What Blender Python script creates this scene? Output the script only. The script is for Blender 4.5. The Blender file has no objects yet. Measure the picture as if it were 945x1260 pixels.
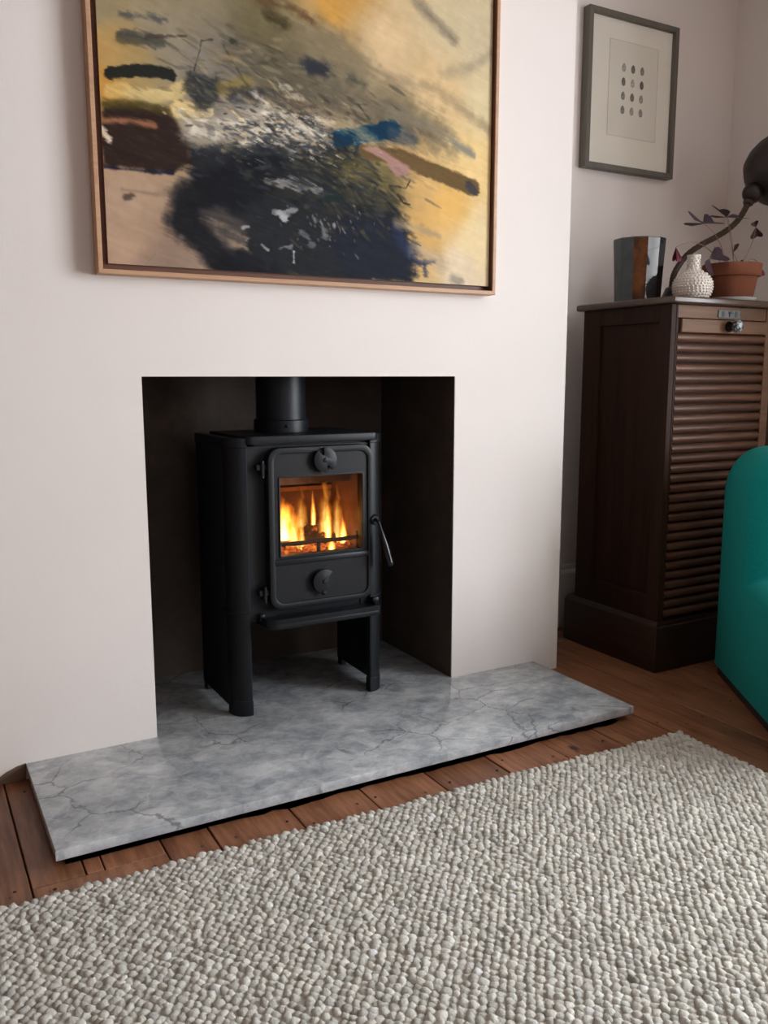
import bpy, bmesh, math, random
import numpy as np
from mathutils import Vector, Matrix, Euler

random.seed(7)
SC = bpy.context.scene
COL = SC.collection

# ------------------------------------------------------------------ camera, world, light, exposure
CAM = (-0.5229, -2.1542, 0.9708)
YAW, PITCH, ROLL = 0.5090, -0.1558, 0.0007
cam_data = bpy.data.cameras.new('camera')
cam_data.sensor_fit = 'VERTICAL'
cam_data.sensor_height = 36.0
cam_data.lens = 1061.6 / 1260 * 36.0
cam_data.clip_start = 0.05
cam = bpy.data.objects.new('camera', cam_data)
COL.objects.link(cam)
cam.location = CAM
cam.rotation_euler = (math.pi / 2 + PITCH, ROLL, -YAW)
SC.camera = cam

world = bpy.data.worlds.new('world')
SC.world = world
world.use_nodes = True
world.node_tree.nodes['Background'].inputs[0].default_value = (0.72, 0.82, 1.0, 1)
world.node_tree.nodes['Background'].inputs[1].default_value = 1.0

def area_light(name, loc, rot, sx, sy, power, color):
    l = bpy.data.lights.new(name, 'AREA')
    l.shape = 'RECTANGLE'; l.size = sx; l.size_y = sy; l.energy = power; l.color = color
    o = bpy.data.objects.new(name, l); COL.objects.link(o)
    o.location = loc; o.rotation_euler = rot
    return o
# daylight coming in through the bay window in the right-hand wall (outside the panes)
area_light('window_daylight', (3.24, -2.20, 1.33), (0, math.radians(90), 0), 1.80, 2.05, 262, (0.945, 0.972, 1.0))
# weak fill from an added, unseen window in the wall behind the camera
area_light('rear_fill', (0.2, -4.12, 1.6), (math.radians(90), 0, 0), 1.2, 1.3, 6, (1.0, 0.96, 0.90))

vs = SC.view_settings
SC.display_settings.display_device = 'sRGB'
vs.view_transform = 'Standard'
vs.look = 'None'
vs.gamma = 1.0
vs.use_curve_mapping = False
vs.exposure = 0.0
SC.cycles.max_bounces = 10
SC.cycles.diffuse_bounces = 5
SC.cycles.glossy_bounces = 4
SC.cycles.transparent_max_bounces = 24
SC.cycles.use_denoising = True
SC.cycles.volume_step_rate = 0.5
SC.cycles.caustics_reflective = False
SC.cycles.caustics_refractive = False
SC.cycles.sample_clamp_indirect = 6.0

# ------------------------------------------------------------------ helpers
def lin(c):
    c = c / 255.0
    return c / 12.92 if c <= 0.04045 else ((c + 0.055) / 1.055) ** 2.4
def rgb(r, g, b, k=1.0):
    return (min(lin(r) * k, 0.95), min(lin(g) * k, 0.95), min(lin(b) * k, 0.95), 1.0)

class NT:
    def __init__(self, name):
        self.m = bpy.data.materials.new(name)
        self.m.use_nodes = True
        self.t = self.m.node_tree
        self.n = self.t.nodes
        self.b = self.n['Principled BSDF']
        self.out = self.n['Material Output']
    def node(self, kind, **kw):
        nd = self.n.new(kind)
        for k, v in kw.items():
            if k.startswith('_'):
                nd.inputs[k[1:].replace('_', ' ')].default_value = v
            else:
                setattr(nd, k, v)
        return nd
    def link(self, a, b):
        self.t.links.new(a, b)
    def coords(self, kind='Object', scale=(1, 1, 1), loc=(0, 0, 0)):
        tc = self.node('ShaderNodeTexCoord')
        mp = self.node('ShaderNodeMapping')
        mp.inputs['Scale'].default_value = scale
        mp.inputs['Location'].default_value = loc
        self.link(tc.outputs[kind], mp.inputs['Vector'])
        return mp.outputs['Vector']
    def noise(self, vec, scale, detail=4, rough=0.55, dist=0.0):
        nd = self.node('ShaderNodeTexNoise')
        nd.inputs['Scale'].default_value = scale
        nd.inputs['Detail'].default_value = detail
        nd.inputs['Roughness'].default_value = rough
        nd.inputs['Distortion'].default_value = dist
        if vec is not None: self.link(vec, nd.inputs['Vector'])
        return nd
    def ramp(self, fac, stops, interp='LINEAR'):
        r = self.node('ShaderNodeValToRGB')
        r.color_ramp.interpolation = interp
        e = r.color_ramp.elements
        while len(e) < len(stops): e.new(0.5)
        for i, (p, c) in enumerate(stops):
            e[i].position = p
            e[i].color = c if len(c) == 4 else (*c, 1)
        self.link(fac, r.inputs['Fac'])
        return r.outputs['Color']
    def mix(self, fac, a, b, mode='MIX'):
        m = self.node('ShaderNodeMix', data_type='RGBA', blend_type=mode)
        for sock, v in ((m.inputs[0], fac), (m.inputs[6], a), (m.inputs[7], b)):
            if isinstance(v, (int, float)): sock.default_value = v
            elif isinstance(v, tuple): sock.default_value = v
            else: self.link(v, sock)
        return m.outputs[2]
    def math(self, op, a, b=0.5):
        m = self.node('ShaderNodeMath', operation=op)
        for sock, v in ((m.inputs[0], a), (m.inputs[1], b)):
            if isinstance(v, (int, float)): sock.default_value = v
            else: self.link(v, sock)
        return m.outputs[0]
    def bump(self, height, strength=0.3, dist=0.01):
        b = self.node('ShaderNodeBump')
        b.inputs['Strength'].default_value = strength
        b.inputs['Distance'].default_value = dist
        self.link(height, b.inputs['Height'])
        self.link(b.outputs['Normal'], self.b.inputs['Normal'])
    def base(self, v):
        if isinstance(v, tuple): self.b.inputs['Base Color'].default_value = v
        else: self.link(v, self.b.inputs['Base Color'])
    def set(self, rough=0.5, metal=0.0, spec=0.5):
        self.b.inputs['Roughness'].default_value = rough
        self.b.inputs['Metallic'].default_value = metal
        self.b.inputs['Specular IOR Level'].default_value = spec

def simple_mat(name, col, rough=0.5, metal=0.0, spec=0.5, var=0.12, scale=12, bump=0.0, bscale=80, bdist=0.002):
    t = NT(name)
    v = t.coords()
    n = t.noise(v, scale, 4)
    dark = tuple(c * (1 - var) for c in col[:3]) + (1,)
    lite = tuple(min(c * (1 + var), 1) for c in col[:3]) + (1,)
    t.base(t.ramp(n.outputs['Fac'], [(0.3, dark), (0.7, lite)]))
    t.set(rough, metal, spec)
    if bump > 0:
        nb = t.noise(v, bscale, 5, 0.6)
        t.bump(nb.outputs['Fac'], bump, bdist)
    return t.m

# ---- shape helpers: every one adds geometry to a bmesh
def BM(): return bmesh.new()
def add_box(bm, x0, x1, y0, y1, z0, z1, bev=0.0, seg=2):
    vs_ = [bm.verts.new(p) for p in ((x0, y0, z0), (x1, y0, z0), (x1, y1, z0), (x0, y1, z0),
                                     (x0, y0, z1), (x1, y0, z1), (x1, y1, z1), (x0, y1, z1))]
    fs = [bm.faces.new([vs_[i] for i in f]) for f in ((0, 3, 2, 1), (4, 5, 6, 7), (0, 1, 5, 4), (1, 2, 6, 5), (2, 3, 7, 6), (3, 0, 4, 7))]
    if bev > 0:
        es = list({e for f in fs for e in f.edges})
        bmesh.ops.bevel(bm, geom=es, offset=bev, segments=seg, profile=0.5, affect='EDGES')
    return bm
def add_prism(bm, poly, axis, a, b, bev=0.0, seg=2, both=True):
    """extrude a 2-D polygon along an axis; poly is given in the two other axes in x,y,z order"""
    def P(u, v, w):
        return {0: (w, u, v), 1: (u, w, v), 2: (u, v, w)}[axis]
    lo = [bm.verts.new(P(u, v, a)) for u, v in poly]
    hi = [bm.verts.new(P(u, v, b)) for u, v in poly]
    n = len(poly)
    f0 = bm.faces.new(lo); f1 = bm.faces.new(hi[::-1])
    side = [bm.faces.new((lo[(i + 1) % n], lo[i], hi[i], hi[(i + 1) % n])) for i in range(n)]
    bmesh.ops.recalc_face_normals(bm, faces=[f0, f1] + side)
    if bev > 0:
        es = list(f1.edges) + (list(f0.edges) if both else [])
        bmesh.ops.bevel(bm, geom=es, offset=bev, segments=seg, profile=0.5, affect='EDGES')
    return bm
def add_lathe(bm, prof, c=(0, 0, 0), n=32, mat3=None):
    """revolve (r, z) points round z; mat3 turns the axis"""
    rings = []
    for r, z in prof:
        if r < 1e-6:
            rings.append([Vector((0, 0, z))])
        else:
            rings.append([Vector((r * math.cos(2 * math.pi * k / n), r * math.sin(2 * math.pi * k / n), z)) for k in range(n)])
    V = []
    for ring in rings:
        V.append([bm.verts.new((mat3 @ p if mat3 else p) + Vector(c)) for p in ring])
    fs = []
    for A, B in zip(V, V[1:]):
        for k in range(n):
            j = (k + 1) % n
            if len(A) == 1 and len(B) == 1: continue
            if len(A) == 1: fs.append(bm.faces.new((A[0], B[j], B[k])))
            elif len(B) == 1: fs.append(bm.faces.new((A[k], A[j], B[0])))
            else: fs.append(bm.faces.new((A[k], A[j], B[j], B[k])))
    bmesh.ops.recalc_face_normals(bm, faces=fs)
    return bm
def add_tube(bm, pts, rad, n=10, cap=True):
    pts = [Vector(p) for p in pts]
    if not hasattr(rad, '__len__'): rad = [rad] * len(pts)
    rings = []
    up = Vector((0, 0, 1))
    for i, p in enumerate(pts):
        d = (pts[min(i + 1, len(pts) - 1)] - pts[max(i - 1, 0)]).normalized()
        if i == 0:
            s = d.cross(up)
            if s.length < 1e-3: s = d.cross(Vector((1, 0, 0)))
        s = (s - d * s.dot(d)).normalized()
        t = d.cross(s)
        rings.append([bm.verts.new(p + rad[i] * (math.cos(2 * math.pi * k / n) * s + math.sin(2 * math.pi * k / n) * t)) for k in range(n)])
    fs = []
    for A, B in zip(rings, rings[1:]):
        for k in range(n):
            j = (k + 1) % n
            fs.append(bm.faces.new((A[k], A[j], B[j], B[k])))
    if cap:
        fs.append(bm.faces.new(rings[0])); fs.append(bm.faces.new(rings[-1]))
    bmesh.ops.recalc_face_normals(bm, faces=fs)
    return bm
def add_ball(bm, c, r, u=16, v=10, mat3=None):
    prof = [(r * math.sin(math.pi * i / v), -r * math.cos(math.pi * i / v)) for i in range(v + 1)]
    prof[0] = (0, -r); prof[-1] = (0, r)
    return add_lathe(bm, prof, c, u, mat3)
def rrect(x0, x1, z0, z1, r, n=6):
    out = []
    for cx, cz, a0 in ((x1 - r, z1 - r, 0), (x0 + r, z1 - r, 90), (x0 + r, z0 + r, 180), (x1 - r, z0 + r, 270)):
        for k in range(n + 1):
            a = math.radians(a0 + 90 * k / n)
            out.append((cx + r * math.cos(a), cz + r * math.sin(a)))
    return out
def add_ring(bm, outer, inner, axis, a, b, bev=0.0):
    """prism with a hole: outer and inner polygons of equal length"""
    def P(u, v, w):
        return {0: (w, u, v), 1: (u, w, v), 2: (u, v, w)}[axis]
    n = len(outer)
    L = [[bm.verts.new(P(u, v, w)) for u, v in poly] for poly, w in ((outer, a), (inner, a), (inner, b), (outer, b))]
    fs = []
    for A, B in zip(L, L[1:] + L[:1]):
        for k in range(n):
            j = (k + 1) % n
            fs.append(bm.faces.new((A[k], A[j], B[j], B[k])))
    bmesh.ops.recalc_face_normals(bm, faces=fs)
    if bev > 0:
        es = [bm.edges.get((R[k], R[(k + 1) % n])) for R in (L[0], L[1]) for k in range(n)]
        bmesh.ops.bevel(bm, geom=es, offset=bev, segments=2, profile=0.5, affect='EDGES')
    return bm
def arc_smooth(pts, sub=6):
    """Catmull-Rom through 3-D points"""
    P = [Vector(p) for p in pts]
    P = [2 * P[0] - P[1]] + P + [2 * P[-1] - P[-2]]
    out = []
    for i in range(1, len(P) - 2):
        for k in range(sub):
            t = k / sub
            a, b, c, d = P[i - 1], P[i], P[i + 1], P[i + 2]
            out.append(0.5 * ((2 * b) + (c - a) * t + (2 * a - 5 * b + 4 * c - d) * t * t + (3 * b - a - 3 * c + d) * t ** 3))
    out.append(P[-2])
    return out

def wloc(o):
    l = Vector((0, 0, 0))
    while o is not None:
        l += o.location; o = o.parent
    return l
def obj(name, bm, mat, parent=None, origin=None, smooth=40, local=False):
    """link ONE mesh object; geometry is given in world space unless local"""
    me = bpy.data.meshes.new(name)
    pw = wloc(parent)
    if origin is None: origin = pw
    origin = Vector(origin)
    if not local:
        bmesh.ops.translate(bm, verts=bm.verts, vec=-origin)
    bm.to_mesh(me); bm.free()
    for m in (mat if isinstance(mat, (list, tuple)) else [mat]): me.materials.append(m)
    if smooth:
        me.shade_smooth(); me.set_sharp_from_angle(angle=math.radians(smooth))
    o = bpy.data.objects.new(name, me)
    COL.objects.link(o)
    if parent is not None: o.parent = parent
    if not local or parent is None: o.location = origin - pw
    return o
def tag(o, label, cat, group=None):
    o['label'] = label; o['category'] = cat
    if group: o['group'] = group
    return o
def thing(name, label, cat, loc, group=None, rotz=0.0):
    o = bpy.data.objects.new(name, None); COL.objects.link(o)
    o.empty_display_size = 0.1
    o.location = loc; o.rotation_euler = (0, 0, rotz)
    return tag(o, label, cat, group)
def struct(o):
    o['kind'] = 'structure'; return o

# ------------------------------------------------------------------ materials
def wall_paint():
    t = NT('wall_paint')
    v = t.coords()
    n = t.noise(v, 2.2, 3)
    t.base(t.ramp(n.outputs['Fac'], [(0.3, (0.775, 0.718, 0.685, 1)), (0.7, (0.80, 0.745, 0.712, 1))]))
    t.set(0.62, 0, 0.3)
    n2 = t.noise(v, 38, 6, 0.6); n3 = t.noise(v, 5, 3)
    h = t.math('ADD', n2.outputs['Fac'], t.math('MULTIPLY', n3.outputs['Fac'], 2.0))
    t.bump(h, 0.12, 0.004)
    return t.m
M_WALL = wall_paint()
M_WARM = simple_mat('warm_brown_wall_paint', (0.15, 0.095, 0.07, 1), 0.7, var=0.04)  # dark tone chosen for the unseen walls to cut bounced light
M_CEIL = simple_mat('ceiling_paint', (0.50, 0.46, 0.42, 1), 0.8, var=0.03)
M_TRIM = simple_mat('gloss_paint', (0.70, 0.67, 0.64, 1), 0.4, var=0.03)

def soot_render():
    t = NT('soot_render')
    v = t.coords()
    n = t.noise(v, 5, 6, 0.65)
    t.base(t.ramp(n.outputs['Fac'], [(0.3, (0.055, 0.043, 0.036, 1)), (0.55, (0.085, 0.062, 0.050, 1)), (0.8, (0.14, 0.095, 0.072, 1))]))
    t.set(0.85, 0, 0.25)
    n2 = t.noise(v, 60, 5)
    t.bump(n2.outputs['Fac'], 0.3, 0.004)
    return t.m
M_SOOT = soot_render()

def marble():
    t = NT('grey_marble')
    v = t.coords()
    warp = t.noise(v, 3.2, 5, 0.6)
    mv = t.node('ShaderNodeVectorMath', operation='SCALE'); mv.inputs['Scale'].default_value = 0.11
    t.link(warp.outputs['Color'], mv.inputs[0])
    av = t.node('ShaderNodeVectorMath', operation='ADD')
    t.link(v, av.inputs[0]); t.link(mv.outputs[0], av.inputs[1])
    sq = t.node('ShaderNodeMapping'); sq.inputs['Scale'].default_value = (1.0, 1.25, 1.0)
    sq.inputs['Rotation'].default_value = (0, 0, 0.5)
    t.link(av.outputs[0], sq.inputs['Vector'])
    cell = t.node('ShaderNodeTexVoronoi'); cell.feature = 'F1'; cell.inputs['Scale'].default_value = 19.0
    t.link(sq.outputs[0], cell.inputs['Vector'])
    sep = t.node('ShaderNodeSeparateColor'); t.link(cell.outputs['Color'], sep.inputs[0])
    patch = t.ramp(sep.outputs[0], [(0.0, (0.23, 0.26, 0.29, 1)), (0.35, (0.37, 0.40, 0.425, 1)), (0.75, (0.50, 0.53, 0.55, 1)), (1.0, (0.66, 0.68, 0.69, 1))])
    big = t.noise(sq.outputs[0], 8.5, 6, 0.66)
    cloud = t.ramp(big.outputs['Fac'], [(0.34, (0.15, 0.185, 0.22, 1)), (0.5, (0.42, 0.46, 0.49, 1)), (0.63, (0.76, 0.79, 0.81, 1))])
    c = t.mix(0.58, patch, cloud)
    fine = t.noise(sq.outputs[0], 28, 6, 0.7)
    c = t.mix(0.32, c, t.ramp(fine.outputs['Fac'], [(0.33, (0.16, 0.185, 0.21, 1)), (0.66, (0.72, 0.74, 0.75, 1))]))
    # dark crack veins, only along some of the edges
    crack = t.node('ShaderNodeTexVoronoi'); crack.feature = 'DISTANCE_TO_EDGE'; crack.inputs['Scale'].default_value = 5.2
    w2 = t.noise(v, 9, 5, 0.65)
    mv2 = t.node('ShaderNodeVectorMath', operation='SCALE'); mv2.inputs['Scale'].default_value = 0.075
    t.link(w2.outputs['Color'], mv2.inputs[0])
    av2 = t.node('ShaderNodeVectorMath', operation='ADD'); t.link(sq.outputs[0], av2.inputs[0]); t.link(mv2.outputs[0], av2.inputs[1])
    t.link(av2.outputs[0], crack.inputs['Vector'])
    thin = t.ramp(crack.outputs['Distance'], [(0.0, (1, 1, 1, 1)), (0.007, (0.7, 0.7, 0.7, 1)), (0.018, (0, 0, 0, 1))])
    sel = t.noise(v, 3.4, 3)
    selr = t.ramp(sel.outputs['Fac'], [(0.50, (0, 0, 0, 1)), (0.56, (1, 1, 1, 1))])
    c = t.mix(t.math('MULTIPLY', t.math('MULTIPLY', thin, selr), 0.72), c, (0.105, 0.112, 0.128, 1))
    lite = t.node('ShaderNodeTexVoronoi'); lite.feature = 'DISTANCE_TO_EDGE'; lite.inputs['Scale'].default_value = 9.0
    t.link(av2.outputs[0], lite.inputs['Vector'])
    lr = t.ramp(lite.outputs['Distance'], [(0.0, (1, 1, 1, 1)), (0.03, (0, 0, 0, 1))])
    sel2 = t.ramp(w2.outputs['Fac'], [(0.5, (0, 0, 0, 1)), (0.62, (1, 1, 1, 1))])
    c = t.mix(t.math('MULTIPLY', t.math('MULTIPLY', lr, sel2), 0.55), c, (0.60, 0.605, 0.60, 1))
    t.base(c)
    t.set(0.15, 0, 0.5)
    t.link(t.ramp(fine.outputs['Fac'], [(0.3, (0.10,) * 3), (0.7, (0.20,) * 3)]), t.b.inputs['Roughness'])
    return t.m
M_MARBLE = marble()

def floor_wood(name, cols, grain_y=1.0, rough=0.42, knots=True):
    """stained softwood with grain along local y, a shade of its own per board"""
    t = NT(name)
    tc = t.node('ShaderNodeTexCoord')
    info = t.node('ShaderNodeObjectInfo')
    off = t.node('ShaderNodeVectorMath', operation='SCALE')
    cmb = t.node('ShaderNodeCombineXYZ')
    t.link(info.outputs['Random'], cmb.inputs[0]); t.link(info.outputs['Random'], cmb.inputs[1])
    t.link(cmb.outputs[0], off.inputs[0]); off.inputs['Scale'].default_value = 17.0
    add = t.node('ShaderNodeVectorMath', operation='ADD')
    t.link(tc.outputs['Object'], add.inputs[0]); t.link(off.outputs[0], add.inputs[1])
    mp = t.node('ShaderNodeMapping'); mp.inputs['Scale'].default_value = (1, 0.09, 1)
    t.link(add.outputs[0], mp.inputs['Vector'])
    n1 = t.noise(mp.outputs[0], 16, 5, 0.6, 0.6)
    n2 = t.noise(mp.outputs[0], 90, 4, 0.6, 0.2)
    c = t.ramp(n1.outputs['Fac'], [(0.25, cols[0]), (0.5, cols[1]), (0.78, cols[2])])
    c = t.mix(0.38, c, t.ramp(n2.outputs['Fac'], [(0.38, cols[0]), (0.66, cols[2])]))
    blot = t.noise(add.outputs[0], 3.0, 4)
    c = t.mix(t.math('MULTIPLY', t.ramp(blot.outputs['Fac'], [(0.45, (0, 0, 0)), (0.75, (1, 1, 1))]), 0.5), c, cols[0])
    if knots:
        vo = t.node('ShaderNodeTexVoronoi'); vo.inputs['Scale'].default_value = 5.2
        mk = t.node('ShaderNodeMapping'); mk.inputs['Scale'].default_value = (1.35, 0.8, 1)
        t.link(add.outputs[0], mk.inputs['Vector']); t.link(mk.outputs[0], vo.inputs['Vector'])
        kn = t.ramp(vo.outputs['Distance'], [(0.0, (1, 1, 1)), (0.055, (0.8,) * 3), (0.10, (0, 0, 0))])
        sp = t.node('ShaderNodeSeparateColor'); t.link(vo.outputs['Color'], sp.inputs[0])
        c = t.mix(t.math('MULTIPLY', kn, t.math('GREATER_THAN', sp.outputs[0], 0.42)), c, tuple(x * 0.28 for x in cols[0][:3]) + (1,))
        v2 = t.node('ShaderNodeTexVoronoi'); v2.inputs['Scale'].default_value = 26
        t.link(mk.outputs[0], v2.inputs['Vector'])
        k2 = t.ramp(v2.outputs['Distance'], [(0.0, (1, 1, 1)), (0.10, (0.6,) * 3), (0.16, (0, 0, 0))])
        s2 = t.node('ShaderNodeSeparateColor'); t.link(v2.outputs['Color'], s2.inputs[0])
        c = t.mix(t.math('MULTIPLY', k2, t.math('GREATER_THAN', s2.outputs[1], 0.66)), c, (0.012, 0.008, 0.006, 1))
    hs = t.node('ShaderNodeHueSaturation')
    t.link(c, hs.inputs['Color'])
    t.link(t.math('ADD', t.math('MULTIPLY', info.outputs['Random'], 0.4), 0.8), hs.inputs['Value'])
    t.base(hs.outputs['Color'])
    t.set(rough, 0, 0.4)
    t.bump(n2.outputs['Fac'], 0.18, 0.002)
    return t.m
M_BOARD = floor_wood('stained_pine', [(0.100, 0.037, 0.018, 1), (0.29, 0.120, 0.058, 1), (0.44, 0.205, 0.108, 1)])
M_BOARD_PALE = floor_wood('bare_pine', [(0.17, 0.10, 0.06, 1), (0.25, 0.16, 0.10, 1), (0.32, 0.21, 0.14, 1)])

def grain(name, c0, c1, c2, axis='z', rough=0.38, scale=1.0, spec=0.5):
    t = NT(name)
    s = {'x': (0.07, 1, 1), 'y': (1, 0.07, 1), 'z': (1, 1, 0.07)}[axis]
    info = t.node('ShaderNodeObjectInfo')
    v = t.coords('Object', s)
    add = t.node('ShaderNodeVectorMath', operation='ADD')
    cmb = t.node('ShaderNodeCombineXYZ')
    t.link(t.math('MULTIPLY', info.outputs['Random'], 9.0), cmb.inputs[0])
    t.link(t.math('MULTIPLY', info.outputs['Random'], 5.0), cmb.inputs[2])
    t.link(v, add.inputs[0]); t.link(cmb.outputs[0], add.inputs[1])
    n1 = t.noise(add.outputs[0], 22 * scale, 5, 0.6, 0.5)
    n2 = t.noise(add.outputs[0], 140 * scale, 4, 0.6)
    c = t.ramp(n1.outputs['Fac'], [(0.28, c0), (0.5, c1), (0.75, c2)])
    c = t.mix(0.3, c, t.ramp(n2.outputs['Fac'], [(0.35, c0), (0.7, c2)]))
    t.base(c); t.set(rough, 0, spec)
    t.bump(n2.outputs['Fac'], 0.15, 0.001)
    return t.m
OAK0, OAK1, OAK2 = (0.014, 0.0062, 0.0040, 1), (0.027, 0.0118, 0.0070, 1), (0.045, 0.0195, 0.0110, 1)
M_OAK_V = grain('dark_oak_upright', OAK0, OAK1, OAK2, 'z', 0.5, spec=0.12)
M_OAK_H = grain('dark_oak_across', (0.034, 0.013, 0.007, 1), (0.078, 0.032, 0.017, 1), (0.165, 0.070, 0.036, 1), 'x', 0.33, spec=0.42)
M_OAK_Y = grain('dark_oak_depth', OAK0, OAK1, OAK2, 'y', 0.36)
M_OAK_RAIL = grain('worn_oak_rail', (0.10, 0.050, 0.028, 1), (0.15, 0.080, 0.046, 1), (0.21, 0.117, 0.070, 1), 'x', 0.5, spec=0.22)
M_FRAME_LITE = grain('limed_oak_frame', (0.40, 0.22, 0.12, 1), (0.52, 0.30, 0.17, 1), (0.60, 0.37, 0.22, 1), 'x', 0.5)
M_FRAME_DARK = grain('brown_frame_rebate', (0.10, 0.036, 0.018, 1), (0.15, 0.056, 0.028, 1), (0.19, 0.075, 0.04, 1), 'x', 0.55)
M_FRAME_GREY = grain('grey_green_frame', (0.085, 0.078, 0.062, 1), (0.115, 0.106, 0.085, 1), (0.145, 0.135, 0.11, 1), 'z', 0.5)

M_IRON = simple_mat('black_stove_iron', (0.0055, 0.0074, 0.0105, 1), 0.43, 0.0, 0.32, 0.10, 20, 0.10, 420, 0.0006)
M_IRON_DEEP = simple_mat('matt_black_iron', (0.010, 0.011, 0.013, 1), 0.6, 0.0, 0.3, 0.1, 20)  # rougher black iron for small fittings, seats and backings
M_ENAMEL = simple_mat('black_gloss', (0.006, 0.006, 0.007, 1), 0.20, 0.0, 0.35, 0.05, 20)
M_BRICK = simple_mat('vermiculite', (0.16, 0.085, 0.06, 1), 0.9, 0, 0.2, 0.3, 18, 0.4, 60, 0.004)
M_BAFFLE = simple_mat('scorched_steel', (0.30, 0.15, 0.09, 1), 0.7, 0.0, 0.3, 0.3, 25, 0.3, 60, 0.003)

def thin_glass(name, tint=(1, 1, 1, 1), gloss=0.08):
    t = NT(name)
    t.n.remove(t.b)
    tr = t.node('ShaderNodeBsdfTransparent'); tr.inputs[0].default_value = tint
    gl = t.node('ShaderNodeBsdfGlossy'); gl.inputs['Roughness'].default_value = 0.03
    mx = t.node('ShaderNodeMixShader'); mx.inputs[0].default_value = gloss
    t.link(tr.outputs[0], mx.inputs[1]); t.link(gl.outputs[0], mx.inputs[2])
    t.link(mx.outputs[0], t.out.inputs['Surface'])
    return t.m
M_STOVE_GLASS = thin_glass('stove_glass', (0.97, 0.93, 0.88, 1), 0.035)
M_WINDOW_GLASS = thin_glass('window_glass', (0.98, 0.99, 1, 1), 0.05)
M_PICTURE_GLASS = thin_glass('picture_glass', (1.0, 1.0, 1.0, 1), 0.02)
# ------------------------------------------------------------------ the room
XB0, XB1 = -0.45, 1.343          # chimney breast
YB = 0.381                       # alcove back wall
XL, XR, YF, ZC = -1.55, 2.50, -4.20, 2.70
HT = 0.0414                      # hearth top
OZ = 0.971                       # top of the fireplace opening
OX0, OX1 = 0.0, 0.92

bm = BM()
add_box(bm, XL - 0.1, XR + 0.1, YF - 0.1, YB + 0.3, -0.12, -0.024)
floor = struct(obj('floor', bm, simple_mat('subfloor', (0.012, 0.009, 0.007, 1), 0.9), origin=(0, 0, 0)))

# floorboards run from the window side to the wall, each its own piece
JX = [-1.55, -1.30, -1.115, -0.93, -0.742, -0.557, -0.372, -0.110, -0.006, 0.181, 0.365, 0.547, 0.732, 0.914, 1.097, 1.272, 1.455, 1.640, 1.825, 2.01, 2.195, 2.35, 2.50]
rb = random.Random(3)
def board(x0, x1, y0, y1, mat=M_BOARD, name='floorboard', dz=None):
    g = 0.0017
    b = BM()
    top = rb.uniform(-0.0022, 0.0) if dz is None else dz
    add_box(b, x0 + g, x1 - g, y0 + g * 0.7, y1 - g * 0.7, -0.022, top, 0.0014, 1)
    return obj(name, b, mat, floor, origin=((x0 + x1) / 2, y0, 0), smooth=0)
board_list = []
for i, (a, b_) in enumerate(zip(JX, JX[1:])):
    if i == 6:      # patched board left of the hearth front: a sawn-in repair
        board_list.append(board(a, b_, YF, -0.494))
        board(a, -0.270, -0.494, YB); board(-0.270, -0.234, -0.494, -0.30); board(-0.234, b_, -0.494, YB)
        board(-0.270, -0.234, -0.30, YB)
    elif i == 16:   # board beside the breast with a short pale end piece
        board_list.append(board(a, b_, YF, 0.225)); board(a, 1.575, 0.225, 0.30, M_BOARD_PALE, dz=0.002); board(a, b_, 0.30, YB)
        board(1.575, b_, 0.225, 0.30)
    else:
        cut = rb.uniform(-2.6, -1.5)
        board(a, b_, YF, cut); board_list.append(board(a, b_, cut, YB))
# pairs of cut nails in the boards before the hearth
M_NAIL = simple_mat('nail_iron', (0.012, 0.009, 0.008, 1), 0.7)
nail_rows = []
for o, (a, b_) in zip(board_list, zip(JX, JX[1:])):
    if b_ - a < 0.12 or not -0.6 < a < 1.9: continue
    for yy in (-0.505, -0.93, -0.09):
        for fx in (0.12, 0.86):
            if not rb.random() < 0.6: continue
            x = a + (b_ - a) * fx + rb.uniform(-0.008, 0.008); y = yy + rb.uniform(-0.03, 0.03)
            nb = BM()
            add_lathe(nb, [(0.0033, -0.002), (0.0033, 0.0006), (0.0, 0.0010)], (x, y, 0), 6)
            obj('nail', nb, M_NAIL, o, origin=(x, y, 0), smooth=0)

bm = BM(); add_box(bm, XL - 0.1, XR + 0.1, YF - 0.1, YB + 0.3, ZC, ZC + 0.1)
struct(obj('ceiling', bm, M_CEIL, origin=(0, 0, ZC)))
# alcove wall behind the breast
bm = BM(); add_box(bm, XL - 0.1, XR + 0.1, YB + 0.12, YB + 0.22, 0, ZC)
add_box(bm, XL - 0.1, -0.02, YB, YB + 0.12, 0, ZC); add_box(bm, 0.94, XR + 0.1, YB, YB + 0.12, 0, ZC)
struct(obj('wall_alcove', bm, M_WALL, origin=(0, YB, 0), smooth=0))
bm = BM(); add_box(bm, XL - 0.1, XL, YF - 0.1, YB, 0, ZC)
struct(obj('wall_left', bm, M_WARM, origin=(XL, 0, 0), smooth=0))
# right wall with the bay window opening
WY0, WY1, WZ0, WZ1 = -3.25, -1.12, 0.38, 2.30
XBAY = 3.10                      # the bay projects 0.6 m beyond the wall; unseen, shaped so its returns shade the alcove
bm = BM()
add_box(bm, XR, XR + 0.1, WY1, YB, 0, ZC); add_box(bm, XR, XR + 0.1, YF - 0.1, WY0, 0, ZC)
add_box(bm, XR, XR + 0.1, WY0, WY1, 2.5, ZC)
struct(obj('wall_right', bm, M_WALL, origin=(XR, 0, 0), smooth=0))
bm = BM()
add_box(bm, XR + 0.1, XBAY + 0.1, WY1, WY1 + 0.1, 0, ZC); add_box(bm, XR + 0.1, XBAY + 0.1, WY0 - 0.1, WY0, 0, ZC)
add_box(bm, XBAY, XBAY + 0.1, WY0, WY1, 0, WZ0); add_box(bm, XBAY, XBAY + 0.1, WY0, WY1, WZ1, ZC)
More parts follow.
